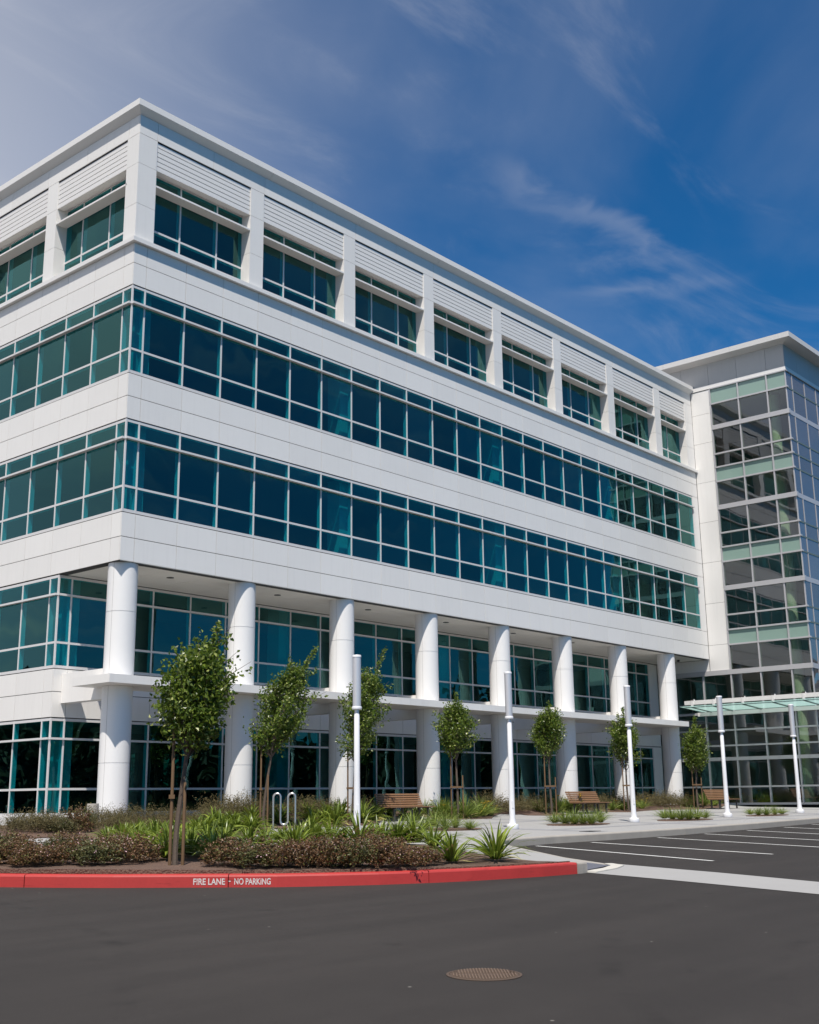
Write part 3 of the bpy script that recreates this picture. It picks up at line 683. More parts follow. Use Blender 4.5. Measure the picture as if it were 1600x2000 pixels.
# ---------------------------------------------------------------- entrance tower
T = thing('entrance_tower', 'taller glass stair tower at the right end with pale green spandrels and a glass canopy', 'tower', (0, 0, 0))
TX = XE; TY = -5.36; TXE = 47.62
rails = [(21.12, .06), (20.25, .08), (18.93, .24), (17.47, .08), (16.74, .08), (15.97, .08), (14.57, .24), (13.2, .08), (12.45, .08), (11.68, .08), (10.3, .24), (8.92, .08), (8.16, .08), (7.4, .08), (6.02, .24), (4.0, .12), (3.14, .08), (2.38, .08), (1.73, .17), (.37, .08), (-.45, .10)]
my = [-1.13, -2.72, -4.32, TY]
mx_ = [TX, 36.99, 38.55, 40.07, 41.6, 43.1, 44.6, 46.1, 47.6]
for z, h in rails:
    big = h > .2; p = .07 if big else .05
    y1 = -1.13 if z > 6.2 else RY-.05
    bx('rail', TX-p, TX+.12, TY-.06 if big or z > 7 else TY-.03, y1, z-h/2, z+h/2, m_tframe, T)
    bx('rail', TX+.125, mx_[-1], TY+.012, TY+.12, z-h/2, z+h/2, m_strut if not big else m_tframe, T)
def tower_mull(z0, z1, ys):
    for y in ys: bx('mullion', TX-.03, TX+.14, y-.035, y+.035, z0, z1, m_tframe, T)
zl = [r[0] for r in rails]; hl = [r[1] for r in rails]
spand = {0, 4, 8, 12}
for i in range(len(rails)-1):
    z1 = zl[i]-hl[i]/2; z0 = zl[i+1]+hl[i+1]/2
    up = z0 > 6
    ys = my if up else [RY-.6, .42]+my
    g = m_span if i in spand else m_tglass
    nm = 'spandrel_pane' if i in spand else 'pane'
    for y in ys[:-1] if not up else my[:-1]:
        bx('mullion', TX-.045, TX+.12, y-.035, y+.035, z0, z1, m_tframe, T)
    yy = ([RY-.05] if not up else [])+[y for y in (ys if not up else my)]
    for a, b in zip(yy, yy[1:]): put(nm, boxm(nm, .014, a-b, z1-z0+.02, g), (TX+.03, b+(.04 if b == TY else 0), z0-.01), T)
    for x in mx_[1:]: bx('mullion', x-.03, x+.03, TY+.006, TY+.12, z0, z1, m_tframe, T)
    for a, b in zip(mx_, mx_[1:]): put(nm, boxm(nm, b-a, .014, z1-z0+.02, m_rglass), (a+(.04 if a == TX else 0), TY+.03, z0-.01), T)
    bx('mullion', TX-.0, TX+.06, TY+.0, TY+.06, z0, z1, m_tframe, T)
# white wall strip beside the main block, in sheets
zj = [6.14, 7.45, 9.6, 11.75, 13.9, 16.05, 18.2, 19.8, 21.10]
for a, b in zip(zj, zj[1:]): bx('panel', TX, TX+.03, -1.10, -.006, a+.007, b-.007, m_panel, T)
bx('panel', TX, TX+.03, 0.035, RY-.01, 6.14, HD[1]+.01, m_panel, T)
tb = MB(); tb.box(TX+.034, TX+.3, -1.1, RY, 6.13, 21.1); tb.obj('wall', m_back, T)
# head band, fascia, roof edge
bx('head_band', TX-.03, TX+.3, TY-.03, -.006, 21.13, 21.34, m_trim, T); bx('head_band', TX+.301, TXE, TY-.03, TY+.3, 21.13, 21.34, m_trim, T)
ys = [TY, -4.35, -2.72, -1.1, .5, 2.1, 3.7, 5.3, 7]
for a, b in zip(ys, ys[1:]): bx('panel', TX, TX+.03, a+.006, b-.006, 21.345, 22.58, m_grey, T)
xs = [TX+.03]+[TX+1.6*k for k in range(1, 10)]
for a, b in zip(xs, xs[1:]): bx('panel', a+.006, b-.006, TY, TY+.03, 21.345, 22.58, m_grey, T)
bx('wall', TX+.034, TXE, TY+.034, 7.0, 21.35, 22.56, m_back, T)
OV = .6
P = [(-OV, 22.66), (-OV, 22.93), (.5, 22.93), (.5, 22.56), (0, 22.56)]
def tower_edge(a, b, side, mitre):
    mb = MB(); n = len(P)
    for e, u in ((0, a), (1, b)):
        for d, z in P:
            if side == 'L': mb.v.append((TX+d, (TY+d if mitre and e == 0 else u), z))
            else: mb.v.append(((TX+d if mitre and e == 0 else u), TY+d, z))
    for j in range(n): mb.f.append((j, (j+1) % n, n+(j+1) % n, n+j)); mb.t.append(.5)
    mb.f.append(tuple(range(n))); mb.f.append(tuple(n+j for j in reversed(range(n)))); mb.t += [.5, .5]
    return fix(mb.obj('cornice', m_gtrim, T))
tower_edge(TY, -2.7, 'L', True); tower_edge(-2.69, 1.2, 'L', False); tower_edge(1.21, 7.0, 'L', False)
tower_edge(TX, TX+3.2, 'R', True); tower_edge(TX+3.21, TX+7, 'R', False); tower_edge(TX+7.01, TXE, 'R', False)
# inside the tower
fl = MB()
for z0, z1 in ((20.3, 21.1), (16.02, 16.7), (11.73, 12.4), (7.45, 8.1)): fl.box(TX+.35, TXE, TY+.35, 6.9, z0, z1)
fl.obj('floor_slab', m_tslab, T)
bx('floor_slab', TX+.15, TXE, TY+.15, 10, -.62, -.50, m_carpet, T)
bx('core_wall', TX+7.5, TX+7.8, -4.3, 10, -.5, 21.1, m_tslab, T); bx('core_wall', TX+2, TXE, 7.0, 7.2, -.5, 21.1, m_inner, T)
pc = MB().lathe([(.30, -.5), (.30, 20.3)], 24, cap=False).mesh('interior_column', m_pier, True)
put('interior_column', pc, (TX+1.05, TY+1.2, 0), T); put('interior_column', pc, (TX+6.4, TY+.75, 0), T)
# glass canopy over the door
KX = TX-2.1
bx('canopy_beam', KX-.1, KX+.1, -9.5, .42, 4.33, 4.53, m_trim, T)
bx('canopy_beam', TX-.22, TX-.06, -9.5, .75, 3.88, 4.07, m_trim, T)
for y0, y1 in zip((.58, -1.16, -2.68, -4.2, -5.7, -7.2, -8.7), (-1.15, -2.67, -4.19, -5.69, -7.19, -8.69, -9.5)):
    mb = MB(); z0, z1 = 4.24, 4.10
    mb.add([(KX-.35, y1+.01, z0), (KX-.35, y0-.01, z0), (TX-.08, y0-.01, z1), (TX-.08, y1+.01, z1), (KX-.35, y1+.01, z0+.018), (KX-.35, y0-.01, z0+.018), (TX-.08, y0-.01, z1+.018), (TX-.08, y1+.01, z1+.018)],
           [(0, 1, 2, 3), (7, 6, 5, 4), (0, 4, 5, 1), (1, 5, 6, 2), (2, 6, 7, 3), (3, 7, 4, 0)])
    fix(mb.obj('canopy_pane', m_can, T))
for y in (.0, -1.155, -2.675, -4.195, -5.695, -7.195, -8.695):
    MB().tube([(KX-.2, y, 4.20), (TX-.1, y, 4.06)], .028, 6).obj('canopy_strut', m_strut, T)
    mb = MB(); mb.box(KX-.13, KX-.04, y-.06, y+.06, 4.22, 4.60); mb.box(KX-.13, KX+.1, y-.06, y+.06, 4.535, 4.60); mb.obj('canopy_bracket', m_trim, T)
# ---------------------------------------------------------------- street lamps
m_pole = mat('white_pole_paint', (0.72, 0.72, 0.74), 0.35)
m_tube = mat('brushed_grey_lamp', (0.62, 0.61, 0.63), 0.32, 0.40)
H = 4.27
lamp_xy = [(1.20, -8.20), (7.35, -8.22), (13.95, -8.13), (20.5, -8.09), (27.0, -8.0)]
lampl = ['white lamp post nearest the corner, its foot behind the front planting', 'white lamp post second from the left, standing on open pavement beside a bench',
         'white lamp post between the second and third grass strips, third from the left', 'white lamp post in front of the farthest bench, fourth from the left',
         'white lamp post by the tower entrance, farthest to the right']
lm_base = MB().lathe([(.15, -.02), (.165, 0), (.165, .10), (.155, .125), (.10, .14)], 28).mesh('base_flange', m_pole, True)
lm_pole = MB().lathe([(.105, .13), (.08, .30), (.072, 1.4), (.064, 2.86), (.05, 2.88)], 24).mesh('pole', m_pole, True)
lm_ring = MB().lathe([(.115, 2.965), (.12, 2.975), (.12, 3.02), (.11, 3.035)], 28).mesh('collar', m_pole, True)
lm_neck = MB().lathe([(.055, 2.88), (.055, 2.965)], 20).mesh('neck', m_tube, True)
lm_tube = MB().lathe([(.10, 3.035), (.10, 4.215)], 32).mesh('lamp_tube', m_tube, True)
lm_cov = MB().box(-.028, .028, -.088, -.06, .55, .75).mesh('access_cover', m_pole)
lm_blt = MB().lathe([(.012, .0), (.012, .03), (.006, .036)], 6).mesh('bolt', mat('galvanised_nut', (0.35, .35, .36), .4, .8))
lm_cap = MB().lathe([(.108, 4.215), (.108, 4.255), (.10, 4.27)], 32).mesh('cap', m_pole, True)
for (x, y), lb in zip(lamp_xy, lampl):
    t = thing('street_lamp', lb, 'street lamp', (x, y, ground(x, y)), group='lamp posts along the pavement')
    for nm, me in (('base_flange', lm_base), ('pole', lm_pole), ('neck', lm_neck), ('collar', lm_ring), ('lamp_tube', lm_tube), ('cap', lm_cap)): put(nm, me, (0, 0, 0), t)
    put('access_cover', lm_cov, (0, 0, 0), t, rz=-.6)
    for q in range(4): put('bolt', lm_blt, (.145*math.cos(q*1.571+.4), .145*math.sin(q*1.571+.4), .098), t)

# ---------------------------------------------------------------- benches
m_wood = mat('weathered_teak', (0.215, 0.115, 0.056), 0.6, var=(3, .2, 30, .2))
m_steel = mat('bench_steel', (0.075, 0.07, 0.065), 0.5, 0.3)
def bench(x, y, label, rz=0):
    t = thing('park_bench', label, 'bench', (x, y, ground(x, y)), rz, group='wooden benches facing the pavement')
    L = 2.2
    for i in range(6):
        u = i/5; yy = .06+.17*u; z = .47+.36*u
        mb = MB(); a = R(64); dx, dz = math.cos(a), math.sin(a)
        h = .052; th = .03
        mb.add([(X, yy+sx*dx*h/2+sn*dz*th/2, z+sx*dz*h/2-sn*dx*th/2) for X in (0, L) for sx, sn in ((-1, -1), (1, -1), (1, 1), (-1, 1))],
               [(0, 1, 2, 3), (7, 6, 5, 4), (0, 4, 5, 1), (1, 5, 6, 2), (2, 6, 7, 3), (3, 7, 4, 0)])
        fix(mb.obj('back_slat', m_wood, t))
    for i in range(7):
        bx('seat_slat', 0, L, -.50+i*.078, -.50+i*.078+.062, .415, .445, m_wood, t)
    for X in (.25, L/2, L-.25):
        mb = MB()
        mb.box(X-.03, X+.03, -.42, -.36, 0, .41); mb.box(X-.03, X+.03, -.50, .04, .385, .412); mb.box(X-.03, X+.03, -.03, .03, 0, .385)
        mb.tube([(X, .03, .38), (X, .255, .86)], .02, 6); mb.box(X-.05, X+.05, -.44, .05, 0, .012)
        mb.obj('leg_frame', m_steel, t)
    return t
bench(9.45, -1.42, 'slatted wooden bench nearest the corner, left of the second lamp post')
bench(20.1, -1.75, 'slatted wooden bench in the middle of the arcade beside the third lamp post')
bench(30.4, -2.35, 'slatted wooden bench farthest right, partly behind the fourth lamp post')

# ---------------------------------------------------------------- bike racks
m_bolt = mat('galvanised_bolt', (0.35, .35, .36), .4, .8)
m_inox = mat('stainless_tube', (0.62, 0.61, 0.60), 0.28, 0.9)
def rack(x, y, rz, label, humps):
    t = thing('bike_rack', label, 'bike rack', (x, y, ground(x, y)), rz)
    r = .10; hi = .94-r; lo = .12+r; pts = [(0, 0, -.05), (0, 0, hi)]
    X = 0
    for k in range(humps):
        for a in range(1, 12): th = math.pi*(1-a/12); pts.append((X+r+r*math.cos(th), 0, hi+r*math.sin(th)))
        X += 2*r
        if k < humps-1:
            pts += [(X, 0, hi), (X, 0, lo)]
            for a in range(1, 12): th = math.pi*(1+a/12); pts.append((X+r+r*math.cos(th), 0, lo+r*math.sin(th)))
            X += 2*r; pts += [(X, 0, lo), (X, 0, hi)]
        else: pts += [(X, 0, hi), (X, 0, -.05)]
    MB().tube(pts, .027, 10).obj('tube', m_inox, t, smooth=True)
    fl = MB().lathe([(.06, 0), (.06, .012)], 16)
    fl.mesh
    for q in (0, X): MB().lathe([(.06, 0), (.06, .012)], 16, cx=q).obj('foot_plate', m_inox, t)
rk = Vector((3.26, -3.95)); dr = Vector((.65, -.76))
rack(rk.x-dr.x*.60, rk.y-dr.y*.60, math.atan2(dr.y, dr.x), 'steel wave bike rack with two loops beside the walk', 2)

# ---------------------------------------------------------------- small fixtures
mp = MB().lathe([(.145, 0), (.15, .02), (.15, .42), (.142, .44), (.125, .44), (.12, .36)], 28, cap=True)
o = mp.obj('concrete_planter', m_kerb, loc=(-1.75, -1.85, ground(-1.75, -1.85)-.005), smooth=True); o['label'] = 'small round concrete pot standing beside the corner column'; o['category'] = 'planter'
m_iron = mat('rusty_cast_iron', (0.100, 0.069, 0.050), 0.75, 0.3, var=(9, .25, 60, .25))
mh = thing('manhole_cover', 'round rusty ribbed manhole cover set in the dark asphalt', 'manhole cover', (-11.85, -21.9, zroad(-11.85, -21.9)+.002))
ax = Vector((.005, .0165, 0))
def tilt(mb): mb.v = [(x, y, z+.005*x+.0165*y) for x, y, z in mb.v]; return mb
tilt(MB().lathe([(.295, 0), (.295, .004), (.272, .006), (.270, .002)], 48, cap=False)).obj('ring', m_iron, mh, smooth=False)
tilt(MB().lathe([(.268, -.01), (.268, .004)], 48)).obj('lid', m_iron, mh)
rb = MB()
dirx = Vector((.66, -.75)); diry = Vector((.75, .66))
for i in range(-10, 11):
    u = i*.024; L = math.sqrt(max(0, .258**2-u*u))
    for s0, s1 in ((-L, -.02 if abs(i) < 9 else L), (.02, L)):
        if s1-s0 < .03: continue
        c = [dirx*(u-.005)+diry*s0, dirx*(u+.005)+diry*s0, dirx*(u+.005)+diry*s1, dirx*(u-.005)+diry*s1]
        rb.add([(q.x, q.y, .004) for q in c]+[(q.x, q.y, .012) for q in c], [(4, 5, 6, 7), (0, 1, 5, 4), (1, 2, 6, 5), (2, 3, 7, 6), (3, 0, 4, 7)])
tilt(rb).obj('rib', mat('worn_iron', (0.19, 0.130, 0.092), 0.6, 0.4, var=(20, .2)), mh, kind='stuff')
o = bx('utility_lid', 7.05, 7.55, -10.9, -10.55, ground(7.3, -10.7)-.02, ground(7.3, -10.7)+.012, m_kerb, None); o['label'] = 'flat utility box lid in the pavement near the pale kerb'; o['category'] = 'utility lid'; o.data = o.data.copy(); o.data.materials[0] = m_dark

# ---------------------------------------------------------------- plants
def leafquads(pos, nrm, up, L, Wd, tint, fold=.25):
    """pos (n,3) leaf bases, up = direction the leaf grows, nrm = face normal; pointed leaf of two folded faces each"""
    n = len(pos); side = np.cross(up, nrm); side /= np.linalg.norm(side, axis=1)[:, None]+1e-9
    L = np.asarray(L)[:, None]; Wd = np.asarray(Wd)[:, None]
    a = pos; m1 = pos+up*L*.45+side*Wd*.5+nrm*Wd*fold; m2 = pos+up*L*.45-side*Wd*.5+nrm*Wd*fold; b = pos+up*L-nrm*L*.12
    v = np.stack([a, m1, b, m2], 1).reshape(-1, 3)
    i = np.arange(n)*4
    f = np.stack([np.stack([i, i+1, i+2], 1), np.stack([i, i+2, i+3], 1)], 1).reshape(-1, 3)
    t = np.repeat(tint, 2)
    return v, f, t
def np_mesh(name, v, f, t, m):
    me = bpy.data.meshes.new(name); me.from_pydata(v.tolist(), [], f.tolist()); me.materials.append(m)
    a = me.attributes.new('tint', 'FLOAT', 'FACE'); a.data.foreach_set('value', np.asarray(t, dtype=np.float32)); me.update(); return me
def unit(a): return a/(np.linalg.norm(a, axis=1)[:, None]+1e-9)

m_bark = mat('bark', (0.10, 0.075, 0.058), 0.9, var=(12, .3), bump=(40, .6, .01))
m_leaf = leaf_mat('pear_leaf', (0.045, 0.095, 0.013), (0.215, 0.285, 0.040), (0.42, 0.46, 0.15), .44, .33)
m_stake = mat('lodgepole_stake', (0.125, 0.072, 0.033), 0.75, var=(8, .2))
m_strap = mat('rubber_strap', (0.03, .03, .03), .7)
def tree(x, y, Ht, lean, cb, wid, nl, label, seed, leaf=.085, top=1.0, shape=0):
    rg = np.random.default_rng(seed); z = ground(x, y)+.02
    t = thing('young_street_tree', label, 'tree', (x, y, z), group='staked young trees in front of the arcade')
    lean = np.array([lean[0], lean[1], 0.]); tr = MB()
    def axis(s):  # trunk centre line, s 0..1 of height; the top sweeps over with the wind
        return np.array([0, 0, 0])+lean*(s**2.3)+np.array([0, 0, Ht*s])+np.array([.03*math.sin(9*s+seed), .03*math.cos(7*s+seed), 0])
    fk = cb/Ht*.86
    k = 14; tr.tube([axis(fk*i/6*1.0) for i in range(7)]+[axis(fk+(1-fk)*i/8*.96) for i in range(1, 9)], [.045-.012*i/6 for i in range(7)]+[.030*(1-i/8)+.005 for i in range(1, 9)], 7)
    P = []; U = []; rank = []
    def env(s):   # crown radius at height fraction s of crown
        if s < 0: return 0
        return wid/2*max(0.10, math.sin(math.pi*min(1, (s*.86+.16)))**.75*(1 if s < .45 else 1-1.0*(s-.45)))
    nb = 46
    for b in range(nb):
        s0 = rg.uniform(0, .70)**1.15; sz = cb*.88+(Ht-cb*.88)*s0
        p0 = axis(sz/Ht); az = b*2.399+rg.uniform(-.4, .4)
        el = R(rg.uniform(44, 72)); ln = env(min(1, s0+.16))*rg.uniform(.75, 1.12)/math.cos(el)
        ln = min(ln, (1.03-(sz-cb)/(Ht-cb))/(math.sin(el)/(Ht-cb)+.62*math.cos(el)/(wid/2)))
        d = np.array([math.cos(az)*math.cos(el), math.sin(az)*math.cos(el), math.sin(el)])
        pts = [p0]; nseg = 6; dd = d.copy()
        for q in range(nseg):
            dd = dd+np.array([lean[0], lean[1], 0])*.045+np.array([0, 0, .06])+rg.normal(0, .06, 3); dd /= np.linalg.norm(dd)
            pts.append(pts[-1]+dd*ln/nseg)
        tr.tube(pts, [.014*(1-q/nseg)+.0035 for q in range(nseg+1)], 5)
        m = int(nl/nb*(.5+ln/ (wid*.6)))
        for q in range(m):
            u = rg.uniform(.22, 1.0)**.8; i = min(nseg-1, int(u*nseg)); fr = u*nseg-i
            c = pts[i]*(1-fr)+pts[i+1]*fr
            if q % 9 == 0: off = rg.normal(0, .10, 3)
            P.append(c+off+rg.normal(0, 0.030, 3)); U.append(dd*.5+rg.normal(0, .65, 3)+np.array([0, 0, -.35])); rank.append(u)
    for q in range(int(nl*.055)):   # the leader
        u = rg.uniform(.72, 1.0); c = axis(u); P.append(c+rg.normal(0, .03+.16*(1-u), 3)); U.append(rg.normal(0, .7, 3)+np.array([lean[0]*.4, lean[1]*.4, .25])); rank.append(u)
    # wind-thrown whips
    for b in range(5):
        s0 = rg.uniform(.05, .75); p0 = axis((cb+(Ht-cb)*s0)/Ht); d = np.array([lean[0], lean[1], 0]); 
        if np.linalg.norm(d) < .1: d = rg.normal(0, 1, 3)*np.array([1, 1, 0])
        d = d/np.linalg.norm(d)+rg.normal(0, .35, 3)*np.array([1, 1, 0]); d[2] = rg.uniform(.5, .9); d /= np.linalg.norm(d)
        ln = env(s0)*rg.uniform(1.25, 1.6); pts = [p0+d*ln*q/5+np.array([0, 0, .02*q]) for q in range(6)]
        tr.tube(pts, [.009-.0012*q for q in range(6)], 4)
        for q in range(26):
            u = rg.uniform(.45, 1); P.append(p0+d*ln*u+rg.normal(0, .03, 3)); U.append(rg.normal(0, .8, 3)+np.array([0, 0, -.3])); rank.append(u)
    P = np.array(P); U = unit(np.array(U)); n = len(P)
    nr = unit(rg.normal(0, .7, (n, 3))+np.array([0, 0, .55])); nr = unit(nr-U*np.sum(nr*U, 1)[:, None])
    Ls = rg.uniform(.75, 1.2, n)*leaf; v, f, tt = leafquads(P, nr, U, Ls, Ls*.62, np.clip(rg.normal(.5, .28, n), 0, 1))
    tr.obj('trunk', m_bark, t, smooth=True)
    put('crown', np_mesh('crown', v, f, tt, m_leaf), (0, 0, 0), t)
    return t
def stakes(x, y, label, h=2.2, w=.2):
    z = ground(x, y)+.02; a = math.atan2(-.757, .653)
    t = thing('tree_stake', label, 'tree stake', (x, y, z), a, group='pairs of wooden tree stakes')
    MB().lathe([(.026, -.05), (.024, h), (.018, h+.02)], 10).obj('post', m_stake, t, loc=(-w, 0, 0), smooth=True)
    MB().lathe([(.026, -.05), (.024, h*.62), (.018, h*.62+.02)], 10).obj('post', m_stake, t, loc=(w, .02, 0), smooth=True)
    MB().box(-w-.04, w+.02 if w > .12 else -w+.05, -.046, -.025, 1.02, 1.08).obj('crossbar', m_stake, t)
    for s in (-1,): MB().tube([(s*w, 0, h-.25), (0, .03, h-.22)], .006, 5).obj('strap', m_strap, t)
TR = [(-7.91, -13.08, 3.72, (.42, -.34), 1.80, 1.27, 4300, 'windswept young tree nearest the red kerb, largest in the picture', .082, 2.02),
      (3.55, -2.38, 5.05, (1.05, -.97), 2.0, 1.72, 5000, 'windswept young tree rising beside the steel bike rack', .09, 2.3),
      (7.66, -1.89, 5.4, (.75, -.74), 1.95, 1.6, 3700, 'tall thin young tree half hidden by the nearest lamp post', .09, 2.3),
      (13.0, -1.78, 4.3, (.02, -.02), 2.05, 1.42, 3700, 'upright young tree between the nearest bench and second lamp post', .09, 2.3),
      (18.8, -1.70, 4.25, (.05, -.05), 2.15, 1.42, 3600, 'upright young tree left of the middle bench', .09, 2.2),
      (24.4, -1.75, 4.25, (.0, .0), 1.85, 1.55, 3700, 'rounded young tree standing behind the third lamp post', .09, 2.2),
      (30.7, -1.65, 4.1, (.05, -.1), 1.7, 1.28, 3400, 'small young tree left of the farthest bench, before the tower', .09, 2.2)]
SL = ['at the tree nearest the red kerb', 'at the tree beside the bike rack', 'at the tree behind the nearest lamp post', 'between nearest bench and second lamp post', 'left of the middle bench', 'behind the third lamp post', 'left of the farthest bench']
for i, (x, y, Ht, ln, cb, wd, nl, lb, lf, sh) in enumerate(TR):
    tree(x, y, Ht, ln, cb, wd, nl, lb, 11+i, leaf=lf)
    stakes(x-.05, y-.05, 'pair of wooden stakes with crossbar '+SL[i], h=sh, w=(.095, .10, .14, .20, .20, .18, .20)[i])

# shrubs
m_haw = leaf_mat('hawthorn_leaf', (0.062, 0.048, 0.020), (0.225, 0.112, 0.054), (0.19, 0.20, 0.052), .25, .5)
m_hawg = leaf_mat('green_hawthorn_leaf', (0.055, 0.065, 0.020), (0.135, 0.13, 0.045), None, .2, .5)
m_heath = leaf_mat('heath_leaf', (0.075, 0.066, 0.026), (0.18, 0.145, 0.058), None, .2, .7)
m_strapl = leaf_mat('strap_leaf', (0.070, 0.115, 0.016), (0.26, 0.325, 0.042), (0.62, 0.56, 0.20), .3, .35)
m_blade = leaf_mat('grass_blade', (0.10, 0.155, 0.028), (0.29, 0.36, 0.070), (0.42, 0.37, 0.15), .3, .5)
m_pink = mat('pink_blossom', (0.66, 0.42, 0.46), 0.7); m_yel = mat('yellow_petal', (0.72, 0.47, 0.05), 0.6)
def shrub_mesh(seed, n, leaf, m, width=.36, hgt=.42, flat=.9, twig=True):
    rg = np.random.default_rng(seed)
    P = []; U = []
    nsh = 130
    for k in range(nsh):
        az = rg.uniform(0, 2*math.pi); rr_ = math.sqrt(rg.uniform(0, 1)); el = 1.0-.62*rr_
        tip = np.array([math.cos(az)*rr_*width, math.sin(az)*rr_*width, hgt*(math.sqrt(max(.02, 1-.985*rr_*rr_)))*rg.uniform(.55, 1.2)])
        base = np.array([tip[0]*.72, tip[1]*.72, 0.0]); d = tip-base
        for q in range(n//nsh):
            u = rg.uniform(.10, 1)**.6; P.append(base+d*u+rg.normal(0, .022, 3)); U.append(d/np.linalg.norm(d)*.7+rg.normal(0, .7, 3))
    for q in range(9):   # stray shoots
        az = rg.uniform(0, 6.28); d = np.array([math.cos(az)*.55, math.sin(az)*.55, rg.uniform(.6, 1.0)]); b0 = np.array([math.cos(az), math.sin(az), 0])*rg.uniform(.1, .8)*width*.6
        for w_ in range(14): u = rg.uniform(.35, 1); P.append(b0+d*u*hgt*1.3+rg.normal(0, .012, 3)); U.append(d*.5+rg.normal(0, .6, 3))
    P = np.array(P); P[:, 2] = np.maximum(P[:, 2], .01); U = unit(np.array(U)); k = len(P)
    nr = unit(rg.normal(0, .6, (k, 3))+np.array([0, 0, .8])); nr = unit(nr-U*np.sum(nr*U, 1)[:, None])
    Ls = rg.uniform(.7, 1.25, k)*leaf; up = np.clip(P[:, 2]/hgt, 0, 1)
    v, f, t = leafquads(P, nr, U, Ls, Ls*.6, np.clip(rg.normal(.50, .30, k), 0, 1))
    return np_mesh('foliage', v, f, t, m)
def blossom_mesh(seed, n, width, hgt, size=.022):
    rg = np.random.default_rng(seed); mb = MB()
    for k in range(n):
        c0 = rg.uniform(0, 2*math.pi); r_ = math.sqrt(rg.uniform(.05, .95)); c = np.array([math.cos(c0)*r_*width, math.sin(c0)*r_*width, hgt*math.sqrt(max(.05, 1-.78*r_*r_))*rg.uniform(.75, 1.12)])
        for q in range(rg.integers(1, 4)):
            p = c+rg.normal(0, .018, 3); s = size*rg.uniform(.5, 1)
            a = rg.normal(0, 1, 3); a /= np.linalg.norm(a); b = np.cross(a, rg.normal(0, 1, 3)); b /= np.linalg.norm(b)
            mb.add([p-a*s*.5, p+b*s*.5, p+a*s*.5, p-b*s*.5], [(0, 1, 2, 3)])
    return mb.mesh('blossom', m_pink)
def strap_mesh(seed, n, L, wd, m, droop=1.0, spread=.9, segs=5, base=.06, yellow=.08):
    rg = np.random.default_rng(seed); V = []; Fc = []; Tn = []
    for k in range(n):
        az = rg.uniform(0, 2*math.pi); el = R(rg.uniform(30, 86)); l = L*rg.uniform(.65, 1.1); w = wd*rg.uniform(.7, 1.15)
        tn = float(np.clip(rg.normal(.45, .25), 0, .82)); dead = rg.uniform() < yellow
        if dead: tn = 1.0; el = R(rg.uniform(5, 40)); l *= .7
        d = np.array([math.cos(az)*math.cos(el), math.sin(az)*math.cos(el), math.sin(el)])
        p = np.array([math.cos(az), math.sin(az), 0])*rg.uniform(0, base); sd_ = np.array([-math.sin(az), math.cos(az), 0.])
        roll = rg.normal(0, .35)
        b = len(V)
        for s in range(segs+1):
            u = s/segs; ww = w*(1-u**3)*(.75+.5*u if u < .5 else 1)+.001
            nn = np.cross(sd_, d); sdr = sd_*math.cos(roll)+nn*math.sin(roll)
            V += [tuple(p-sdr*ww/2), tuple(p+sdr*ww/2)]
            p = p+d*l/segs; p[2] = max(p[2], .01)
            d = d+np.array([0, 0, -1])*droop*(.10+.30*u)*rg.uniform(.7, 1.3); d /= np.linalg.norm(d)
        for s in range(segs): Fc.append((b+2*s, b+2*s+1, b+2*s+3, b+2*s+2)); Tn.append(tn)
    me = bpy.data.meshes.new('leaves'); me.from_pydata(V, [], Fc); me.materials.append(m)
    a = me.attributes.new('tint', 'FLOAT', 'FACE'); a.data.foreach_set('value', Tn); me.polygons.foreach_set('use_smooth', [True]*len(Fc)); me.update(); return me
ORD = ['leftmost', 'second from left', 'third from left', 'fourth from left', 'fifth from left', 'sixth from left', 'seventh from left', 'eighth from left', 'ninth from left', 'tenth from left', 'eleventh from left', 'twelfth from left', 'thirteenth from left', 'fourteenth from left']+[w+' from left' for w in 'fifteenth sixteenth seventeenth eighteenth nineteenth twentieth twenty-first twenty-second twenty-third twenty-fourth twenty-fifth twenty-sixth twenty-seventh twenty-eighth twenty-ninth thirtieth'.split()]*3
def place(kind, cat, meshes, spots, labelf, group, h0, parts=None, sink=.0, zf=ground, wide=1.0, back=.2, tall=1.0):
    made = []
    for i, (x, y, h) in enumerate(spots):
        hm = meshes[i % len(meshes)]; zm = sorted(v.co.z for v in hm.vertices)[int(len(hm.vertices)*.985)]
        s = h/zm*random.uniform(.74, 1.24)*tall
        lb = labelf(i, x, y) if callable(labelf) else labelf
        dv = Vector((x-CAM.x, y-CAM.y)).normalized()*back; x += dv.x; y += dv.y
        t = thing(kind, lb, cat, (x, y, zf(x, y)+.03-sink), random.uniform(0, 6.28), group)
        sw = h/h0*random.uniform(.95, 1.12)*wide; t.scale = (sw, sw, s)
        put('leaves' if kind not in ('hawthorn_shrub', 'heath_shrub') else 'foliage', meshes[i % len(meshes)], (0, 0, 0), t)
        if parts:
            r = parts(i, x, y)
            if r: put(r[0], r[1], (0, 0, 0), t)
        made.append((lb, ((x-CAM.x)*RV.x+(y-CAM.y)*RV.y)/((x-CAM.x)*F.x+(y-CAM.y)*F.y), t))
    for lb in sorted({m_[0] for m_ in made}):
        g = sorted([m_ for m_ in made if m_[0] == lb], key=lambda m_: m_[1])
        if len(g) > 1:
            for k, m_ in enumerate(g): m_[2]['label'] = lb+', '+(ORD[k] if k < len(g)-1 or k < 2 else 'rightmost')
